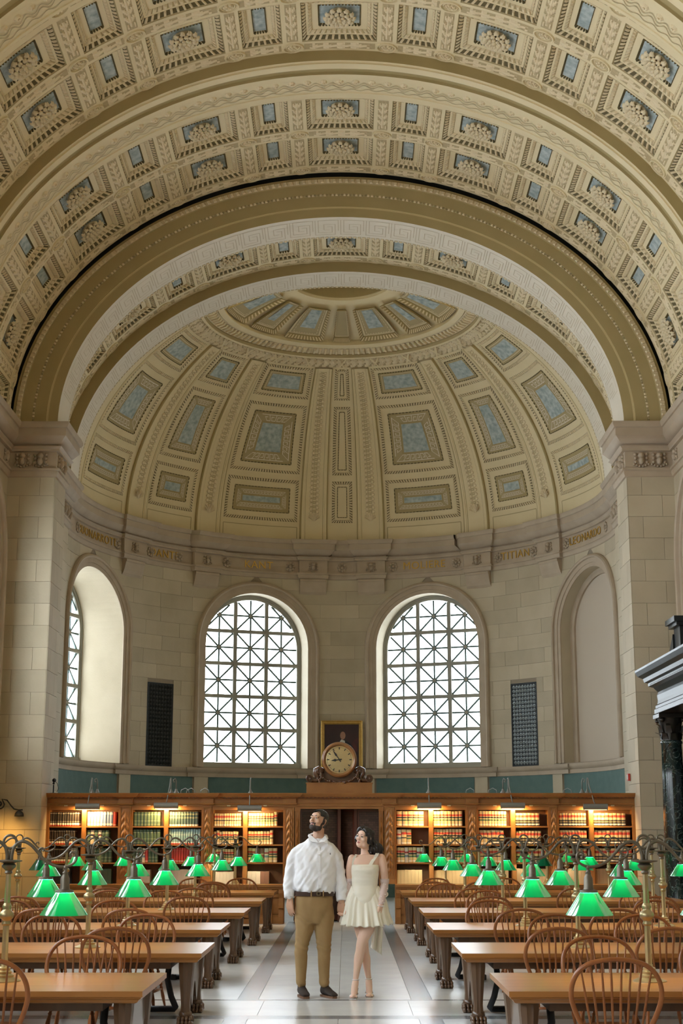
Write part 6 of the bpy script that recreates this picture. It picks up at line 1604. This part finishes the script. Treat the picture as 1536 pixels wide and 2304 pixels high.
cuff(jt(650,2003,-.01), jt(651,2020,-.035), .0575, .056); cuff(jt(767,2009,-.01), jt(768,2027,-.035), .057, .056)
# collar, placket, buttons, emblem
fc = lambda x, y: jt(x, y, 0)
def on_front(px, py, off=0.): return Wp(px, py, YM-off)
for sg, pts in ((-1, [(694,1876,.072),(694,1889,.10),(702,1894,.122),(716,1896,.128),(710,1888,.105),(702,1881,.085)]), (1, [(731,1880,.078),(722,1889,.108),(716,1896,.13),(728,1894,.132),(737,1898,.122),(736,1888,.095)])):
    q = MB(); A = [Wp(x, y, YM-d-.008) for x, y, d in pts]; B = [p+Vector((0,.014,-.004)) for p in A]
    q.poly(A if sg > 0 else A); q.poly(B[::-1])
    for i in range(len(A)): q.poly([A[i-1], A[i], B[i], B[i-1]])
    rel(q.build('collar', M['shirt'], MAN), MAN)
q = MB(); q.tube([Wp(x, y, YM+d) for x, y, d in ((697,1883,-.07),(696,1880,.0),(704,1876,.075),(722,1876,.085),(733,1880,.05),(735,1886,0),(731,1888,-.07))], [.012]*7, 8, sx=1.5, cap=True); rel(q.build('collar_band', M['shirt'], MAN, True), MAN)
dg_tree = None
from mathutils.bvhtree import BVHTree
bv = BVHTree.FromPolygons([v.co.copy() for v in sm.vertices], [tuple(p.vertices) for p in sm.polygons])
def hit(px, py):
    c = Vector(cam.location); r_ = _F+_R*((px-768)/FPX)+_U*((1152-py)/FPX); h = bv.ray_cast(c, r_.normalized()); return h[0]
pl = [hit(716+.25*k, 1899+7.6*k) for k in range(14)]; pl = [p for p in pl if p]
q = MB(); L_ = [p+Vector((-.016,-.003,0)) for p in pl]; R_2 = [p+Vector((.016,-.003,0)) for p in pl]
for i in range(len(pl)-1): q.poly([L_[i], R_2[i], R_2[i+1], L_[i+1]]); q.poly([L_[i]+Vector((0,.004,0)), L_[i+1]+Vector((0,.004,0)), L_[i+1], L_[i]]); q.poly([R_2[i], R_2[i+1], R_2[i+1]+Vector((0,.004,0)), R_2[i]+Vector((0,.004,0))])
rel(q.build('placket', M['shirt'], MAN), MAN)
for k in range(6):
    p = hit(717+.6*k, 1905+18*k)
    if p: q = MB(); q.lathe([(.001,-.004),(.006,-.004),(.006,0)], 10, tuple(p+Vector((0,-.003,0))), 0, 'y'); rel(q.build('button', M['pearl'], MAN), MAN)
p = hit(742.5, 1921)
q = MB(); q.poly([tuple(p+Vector((x*.011,-.004,z*.011))) for x, z in ((-.3,-1),(.2,-.9),(.5,-.3),(.25,.2),(.5,.9),(.1,1.1),(-.1,.6),(-.35,.3),(-.2,-.3))]); rel(q.build('shirt_emblem', M['navy_m'], MAN), MAN)
# trousers
s = MB(); rings(s, [(jt(706,2078),.13,.10),(jt(706,2066),.175,.118),(jt(707,2045),.198,.135),(jt(707,2025),.206,.142),(jt(707,2008),.200,.135)])
for hx, kx, ax, sgn in ((685,677,677,-1),(729,728,730,1)):
    limb(s, [(jt(hx,2040),.100),(jt(hx+sgn*.5,2065),.104),(jt(hx-sgn*.5,2088),.097),(jt((hx+kx)/2,2110,-.005),.084),(jt(kx,2138,-.01),.071),(jt((kx+ax)/2,2175,.0),.063),(jt(ax,2200,.0),.057),(jt(ax,2212,.0),.056)], 18)
tm = fuse(s, .008, 9, .6)
def fold_tr(co):
    z = co.z-MAN.location.z
    w = mnoise.noise(Vector((co.x*12, co.y*8, co.z*5)))*.008
    k = max(0., 1-abs(z-.50)/.16)+max(0., 1-abs(z-.12)/.12)+.6*max(0., 1-abs(z-.80)/.12)
    return w*1.3+.0042*k*sin(z*85+co.x*40+6*mnoise.noise(co*7))
rel(finish(tm, 'trousers', M['chino'], MAN, fold_tr), MAN)
q = MB()
rr = [(jt(707,2015.5),.211,.147),(jt(707,2015),.217,.153),(jt(707,2006),.217,.155),(jt(707,2005.5),.211,.150)]; rings(q, rr, 36, caps=False); rel(q.build('belt', M['belt'], MAN, 'auto'), MAN)
q = MB(); c = jt(716.5,2010.7,-.16); q.b2((c.x-.02,c.y-.012,c.z-.018),(c.x-.014,c.y,c.z+.018)); q.b2((c.x+.014,c.y-.012,c.z-.018),(c.x+.02,c.y,c.z+.018)); q.b2((c.x-.02,c.y-.012,c.z+.013),(c.x+.02,c.y,c.z+.018)); q.b2((c.x-.02,c.y-.012,c.z-.018),(c.x+.02,c.y,c.z-.013)); rel(q.build('belt_buckle', M['brass'], MAN), MAN)
for x in (687, 700, 727):
    q = MB(); c = jt(x,2010.5,-.148 if x != 687 else -.125); q.b2((c.x-.006,c.y-.012,c.z-.03),(c.x+.006,c.y+.02,c.z+.03)); rel(q.build('belt_loop', M['chino'], MAN), MAN)
# creased trouser fly seam
def shoe(cx, cy, ang):
    """ankle boot, toe towards local -y"""
    t = MB(); secs = [(-.195,.036,.018,.040),(-.175,.046,.03,.052),(-.13,.052,.04,.068),(-.07,.050,.048,.088),(-.02,.047,.06,.115),(.03,.045,.07,.13),(.075,.042,.065,.12),(.095,.03,.05,.09)]
    n = 16; ids = []
    for y, hw, _, h in secs:
        ring = []
        for k in range(n):
            a = 2*PI*k/n; x = hw*(1 if abs(cos(a)) > .99 else 1)*cos(a); z = .022+(h-.022)*.5*(1+sin(a)); ring.append(t.vert((x, y, z)))
        ids.append(ring)
    for i in range(len(ids)-1):
        for k in range(n): t.face((ids[i][k], ids[i][(k+1) % n], ids[i+1][(k+1) % n], ids[i+1][k]))
    t.face(ids[0]); t.face(ids[-1][::-1])
    t.tube([(0,.05,.09),(0,.035,.13),(0,.03,.165)], [.043,.043,.045], 16)
    me = fuse(t, .006, 3)
    r_ = Matrix.Translation((cx, cy, 0)) @ Matrix.Rotation(ang, 4, 'Z'); me.transform(r_)
    o = rel(finish(me, 'shoe', M['suede'], MAN), MAN)
    t = MB(); out = [(0,-.208),(.03,-.20),(.048,-.165),(.054,-.11),(.05,-.05),(.042,0),(.046,.06),(.035,.10),(0,.108)]; out = [(x*.94, y*.93) for x, y in out]; out = out+[(-x, y) for x, y in out[::-1][1:-1]]
    A = [r_ @ Vector((x, y, .002)) for x, y in out]; B = [r_ @ Vector((x, y, .024)) for x, y in out]; t.poly(A[::-1]); t.poly(B)
    for i in range(len(A)): t.poly([A[i-1], A[i], B[i], B[i-1]])
    t.build('sole', M['sole'], o)
    for ch in [t]: pass
p = Wp(678, 2226, YM); shoe(p.x+.01, YM-.01, R(14)); p = Wp(732, 2226, YM); shoe(p.x+.012, YM+.0, R(28))
# ------------------------------------------------------------ woman
YW = 16.42
WOM = empty('person', Wp(812, 2240, YW), 0, 'woman in short ivory dress and sheer gloves standing with crossed legs', 'person')
wt = lambda x, y, dy=0.: Wp(x, y, YW+dy)
HW_ = headframe(wt(819,1887,.0), (-.62,-.74,.12), R(-9)) @ Matrix.Scale(.93, 4)
b = MB(); head(b, HW_, True)
limb(b, [(wt(822,1898,.03),.044),(wt(821,1912,.03),.045),(wt(822,1923,.03),.055)], 16)
rings(b, [(wt(820,2050),.140,.10),(wt(820,2020),.130,.095),(wt(820,1992),.122,.086),(wt(821,1970),.130,.10),(wt(821,1955),.138,.105),(wt(822,1940),.150,.085),(wt(823,1930),.155,.072),(wt(823,1923),.09,.06)])
b.ball(wt(820,1955,-.035), .10, 18, 12, sc=(1.22,.80,.62))
gl = [(wt(792,1932,.01),.046),(wt(787,1955,.015),.043),(wt(786,1984,.03),.036),(wt(779,2012,-.0),.034),(wt(773,2036,-.03),.024)]; gr = [(wt(857,1931,.01),.050),(wt(862,1952,.01),.047),(wt(865,1985,.02),.039),(wt(861,2012,-.05),.036),(wt(856,2038,-.11),.025)]
limb(b, gl); limb(b, gr)
hand(b, gl[-1][0], (-.25,-.02,-1), (-.35,-.8,.0), .165, .75, .02, -1)
hand(b, gr[-1][0], (-.18,-.06,-1), (-.75,.6,0), .17, .30, .06, 1)
fl = [(wt(832,2050,-.03),.088),(wt(827,2085,-.06),.078),(wt(815,2116,-.08),.060),(wt(810,2140,-.06),.051),(wt(807,2155,-.05),.052),(wt(803,2180,-.055),.038),(wt(800,2202,-.06),.029)]
bl_ = [(wt(808,2050,.03),.085),(wt(811,2085,.04),.074),(wt(817,2118,.03),.057),(wt(820,2142,.05),.048),(wt(823,2158,.06),.050),(wt(826,2182,.055),.036),(wt(829,2200,.05),.029)]
limb(b, fl, 18); limb(b, bl_, 18)
FEET = []
for (ax, ay, dy), (tx, tdy) in (((800,2203,-.06),(-.03,-.14)),((829,2201,.05),(.008,-.14))):
    a = wt(ax, ay, dy); hz_ = a.z
    heel = Vector((a.x+.004, a.y+.035, .125)); ballp = Vector((a.x+tx*.7, a.y+tdy*.62, .038)); toe = Vector((a.x+tx, a.y+tdy, .024))
    limb(b, [(tuple(a),.030),(tuple(a.lerp(heel,.6)),.031),(tuple(heel+Vector((0,-.01,.0))),.027)], 12)
    limb(b, [(tuple(a+Vector((0,-.005,-.02))),.031),(tuple((a+ballp)/2+Vector((0,0,.012))),.032),(tuple(ballp),.029),(tuple(toe+Vector((0,.015,0))),.021)], 14, sx=1.15)
    limb(b, [(tuple(heel),.026),(tuple((heel+ballp)/2),.026),(tuple(ballp),.027)], 12)
    dv = (toe-ballp).normalized(); sd = Vector((-dv.y, dv.x, 0)).normalized()
    for k in range(5):
        o_ = -.030+.0155*k; st = ballp+sd*o_*.95+dv*.012; e_ = ballp+sd*o_*1.08+dv*(.052-.004*abs(k-1) if k < 4 else .040); e_.z = .018
        st.z = .03; b.tube([st, (st+e_)/2+Vector((0,0,.006)), e_], [.0085,.0085,.0068], 8); b.ball(e_, .0072, 8, 6)
    FEET.append((a, heel, ballp, toe, dv, sd))
wm = fuse(b, .0052, 3); wm.materials.clear()
for q in (M['skin_w'], M['lip_w']): wm.materials.append(q)
def lipw(q):
    if q.length > .2: return None
    return 1 if (abs(q.x) < .024-.8*abs(q.z+.052) and -.0605 < q.z < -.0445 and q.y > .082) else None
regions(wm, HW_, [lipw], 0); rel(link('body', wm, WOM), WOM)
_before = set(bpy.data.objects); face_bits(HW_, WOM, True)
for o in set(bpy.data.objects)-_before:
    if o.parent == WOM: rel(o, WOM)
# hair: scalp cap and long waves over the shoulder behind
invw = HW_.inverted(); h = MB()
def hl(p): return HW_ @ Vector(p)
t = MB(); t.ball((0,-.026,.040), .1, 24, 16, sc=(.86,1.00,.93)); h.add(t, lambda p: HW_ @ Vector(p))
for x, z0 in ((-.05,.075),(.05,.075)): pass
def lock(pts): s_ = ts([(*Vector(p), r) for p, r in pts], 6); h.tube([q[:3] for q in s_], [q[3] for q in s_], 10)
lock([(hl((.03,.035,.112)),.026),(hl((.075,.02,.05)),.028),(hl((.085,-.02,-.03)),.032),(wt(842,1913,.03),.04),(wt(846,1925,.06),.035)])
lock([(hl((.02,-.02,.12)),.04),(hl((.07,-.05,.03)),.045),(wt(848,1905,.06),.05),(wt(853,1922,.08),.045),(wt(858,1938,.09),.03)])
lock([(hl((0,-.06,.10)),.05),(hl((.04,-.09,.0)),.055),(wt(842,1912,.08),.06),(wt(848,1935,.10),.05),(wt(850,1955,.11),.03)])
lock([(hl((-.03,-.05,.09)),.045),(hl((-.02,-.09,.0)),.05),(wt(832,1912,.09),.05),(wt(834,1935,.10),.04)])
lock([(hl((-.02,.045,.112)),.022),(hl((-.072,.03,.065)),.018),(hl((-.082,.005,.01)),.018),(hl((-.075,-.02,-.05)),.016)])
lock([(hl((.02,.045,.115)),.022),(hl((.066,.042,.075)),.02),(hl((.083,.015,.02)),.022),(hl((.085,-.0,-.06)),.02),(wt(836,1920,.0),.016)])
hm = fuse(h, .007, 3)
def wave(co): return .006*sin(co.z*55+co.x*20+4*mnoise.noise(co*5))+.0045*sin(co.x*160+co.y*120+6*mnoise.noise(co*8))
rel(finish(hm, 'hair', M['hair'], WOM, wave), WOM)
# dress: bodice, straps, gathered skirt, sash
s = MB(); rings(s, [(wt(818,2037),.06,.128),(wt(819,2026),.12,.132),(wt(820,2010),.150,.124),(wt(820,1993),.140,.106),(wt(821,1972),.146,.115),(wt(821,1957),.152,.128),(wt(821,1946),.150,.108),(wt(821,1944.5),.140,.09)], 36)
s.ball(wt(820,1956,-.037), .104, 20, 14, sc=(1.24,.82,.66))
dm = fuse(s, .007, 4)
rel(finish(dm, 'bodice', M['dress'], WOM, lambda co: .003*mnoise.noise(Vector((co.x*10, co.y*10, co.z*30)))), WOM)
bv = BVHTree.FromPolygons([v.co.copy() for v in wm.vertices], [tuple(p.vertices) for p in wm.polygons])
for pts in ([(793.5,1947),(794.5,1938),(797,1930),(800,1925)], [(832,1947),(838,1937),(844,1928),(848,1922)]):
    P_ = [hit(x, y) for x, y in pts]; P_ = [(q_ if q_ else wt(pts[i][0], pts[i][1], -.06)) for i, q_ in enumerate(P_)]
    P_.append(P_[-1]+Vector((.005,.07,.01))); wd = .013 if pts[0][0] < 800 else .02
    q = MB()
    for i in range(len(P_)-1): q.poly([P_[i]+Vector((-wd,-.007,0)), P_[i]+Vector((wd,-.007,0)), P_[i+1]+Vector((wd,-.007,.002)), P_[i+1]+Vector((-wd,-.007,.002))]); q.poly([P_[i]+Vector((wd,.004,0)), P_[i]+Vector((-wd,.004,0)), P_[i+1]+Vector((-wd,.004,0)), P_[i+1]+Vector((wd,.004,0))]); q.poly([P_[i]+Vector((-wd,.004,0)), P_[i]+Vector((-wd,-.007,0)), P_[i+1]+Vector((-wd,-.007,.002)), P_[i+1]+Vector((-wd,.004,0))]); q.poly([P_[i]+Vector((wd,-.007,0)), P_[i]+Vector((wd,.004,0)), P_[i+1]+Vector((wd,.004,0)), P_[i+1]+Vector((wd,-.007,.002))])
    rel(q.build('strap', M['dress'], WOM), WOM)
q = MB(); NS, NT = 144, 22
def skirt(i, j):
    a = 2*PI*i/NS; t = j/NT
    front = max(0., -sin(a))                      # -y is towards the camera
    y0 = 1993+30*front**3; y1 = 2077+6*front
    py = lerp(y0, y1, t); c = wt(lerp(820.5, 823.5, t), py)
    g = t**.85; rx = lerp(.146, .268, g)+.018*sin(PI*min(1, t*1.4)); ry = lerp(.112, .205, g)
    amp = (.005+.022*t)*(1-.55*front**4*(1-t)); rip = sin(a*17+2*sin(a*3))*.6+sin(a*29+1.3)*.4
    sc_ = 1+amp*rip/.2
    return (c.x+rx*sc_*cos(a), c.y+ry*sc_*sin(a), c.z+.008*t*sin(a*17+1))
q.grid(skirt, NS, NT, closed_u=True, flip=True); so = q.mesh('skirt', M['dress'], True); so = rel(link('skirt', so, WOM), WOM); md = so.modifiers.new('thick', 'SOLIDIFY'); md.thickness = .004; md.offset = -1
q = MB()
def sash(i, j):
    t = j/14; x = lerp(-1, 1, i/10); c = Wp(lerp(852,846,t), lerp(2050,2140,t), YW+.16); w = lerp(.04,.062,t)
    return (c.x+x*w, c.y+.02*sin(x*7+t*2), c.z-(.03*x if j == 14 else .0)-.012*x*t)
q.grid(sash, 10, 14); so = rel(q.build('sash_tail', M['dress'], WOM, True), WOM); md = so.modifiers.new('thick', 'SOLIDIFY'); md.thickness = .005
q = MB()
for k in range(2): 
    c = Wp(838+22*k, 2012, YW+.14); q.ball(c, .06, 12, 8, sc=(1.1,.4,.7))
rel(q.build('bow_loop', M['dress'], WOM, True), WOM)
# gloves: sheer sleeve over forearm with a gathered top, pearls
for pts, nm in ((gl, 0), (gr, 1)):
    s_ = ts([(*p, r) for p, r in pts], 6); s_ = s_[int(len(s_)*.46):]
    q = MB(); q.tube([x[:3] for x in s_], [x[3]*1.02+.006+.004*sin(i*2.1) for i, x in enumerate(s_)], 18, cap=False); 
    rel(q.build('glove_sleeve', M['tulle'], WOM, True), WOM)
    q = MB(); q.tube([Vector(s_[0][:3])+Vector((0,0,.012)), Vector(s_[0][:3]), Vector(s_[1][:3])], [s_[0][3]+.012,s_[0][3]+.010,s_[0][3]+.008], 18, cap=False); rel(q.build('glove_ruffle', M['tulle'], WOM, True), WOM)
    for k in range(9 if nm else 5):
        x = s_[min(len(s_)-1, 1+k*(len(s_)-2)//8)]; a = R(-95+(37*k) % 90-20); pp = Vector(x[:3])+Vector((cos(a)*(x[3]+.008), sin(a)*(x[3]+.008), 0)); m_ = MB(); m_.ball(tuple(pp), .0055, 8, 6); rel(m_.build('pearl_bead', M['pearl'], WOM, True), WOM)
wr2 = Vector(gr[-1][0]); q = MB()
for k in range(12): a = 2*PI*k/12; q.ball((wr2.x+.033*cos(a), wr2.y+.033*sin(a), wr2.z-.004*cos(a)), .0075, 8, 6)
rel(q.build('bracelet', M['pearl'], WOM, True), WOM)
# sandals
for k, (a, heel, ballp, toe, dv, sd) in enumerate(FEET):
    q = MB(); up_ = Vector((0,0,1))
    cl = [heel+Vector((0,.02,-.026)), heel+Vector((0,-.02,-.03)), (heel+ballp)/2+Vector((0,0,-.03)), ballp+Vector((0,0,-.031)), toe+dv*.012+Vector((0,0,-.018))]
    for i in range(len(cl)): cl[i].z = max(cl[i].z, .006)
    w = [.022,.027,.027,.041,.036]
    for i in range(len(cl)-1):
        q.poly([cl[i]-sd*w[i], cl[i]+sd*w[i], cl[i+1]+sd*w[i+1], cl[i+1]-sd*w[i+1]]); q.poly([cl[i]+sd*w[i]-up_*.008, cl[i]-sd*w[i]-up_*.008, cl[i+1]-sd*w[i+1]-up_*.006, cl[i+1]+sd*w[i+1]-up_*.006])
        for s_ in (-1, 1): q.poly([cl[i]+sd*w[i]*s_, cl[i]+sd*w[i]*s_-up_*.008, cl[i+1]+sd*w[i+1]*s_-up_*.006, cl[i+1]+sd*w[i+1]*s_][::s_])
    q.poly([cl[-1]-sd*w[-1], cl[-1]+sd*w[-1], cl[-1]+sd*w[-1]-up_*.006, cl[-1]-sd*w[-1]-up_*.006])
    so = rel(q.build('sandal_sole', M['silver'], WOM), WOM)
    q = MB(); q.tube([heel+Vector((0,.022,-.03)), heel+Vector((0,.03,-.07)), Vector((heel.x, heel.y+.034, .002))], [.016,.008,.006], 10); rel(q.build('stiletto_heel', M['silver'], WOM, True), WOM)
    q = MB(); n = 16
    q.tube([a+Vector((.036*cos(2*PI*i/n), .036*sin(2*PI*i/n)-.002, -.005)) for i in range(n+1)], .0052, 8, cap=False); rel(q.build('ankle_strap', M['silver'], WOM, True), WOM)
    for f_, r_, h_2 in ((.05,.044,.032),(-.045,.037,.038)):
        c = ballp+dv*(f_*.35 if f_ > 0 else f_*1.1); c.z = (.012 if f_ > 0 else .04)
        q = MB(); q.tube([c+sd*(r_*cos(PI*i/10))+up_*(h_2*sin(PI*i/10)) for i in range(11)], .0075 if f_ > 0 else .0065, 8, sx=1.); rel(q.build('toe_strap' if f_ > 0 else 'instep_strap', M['silver'], WOM, True), WOM)
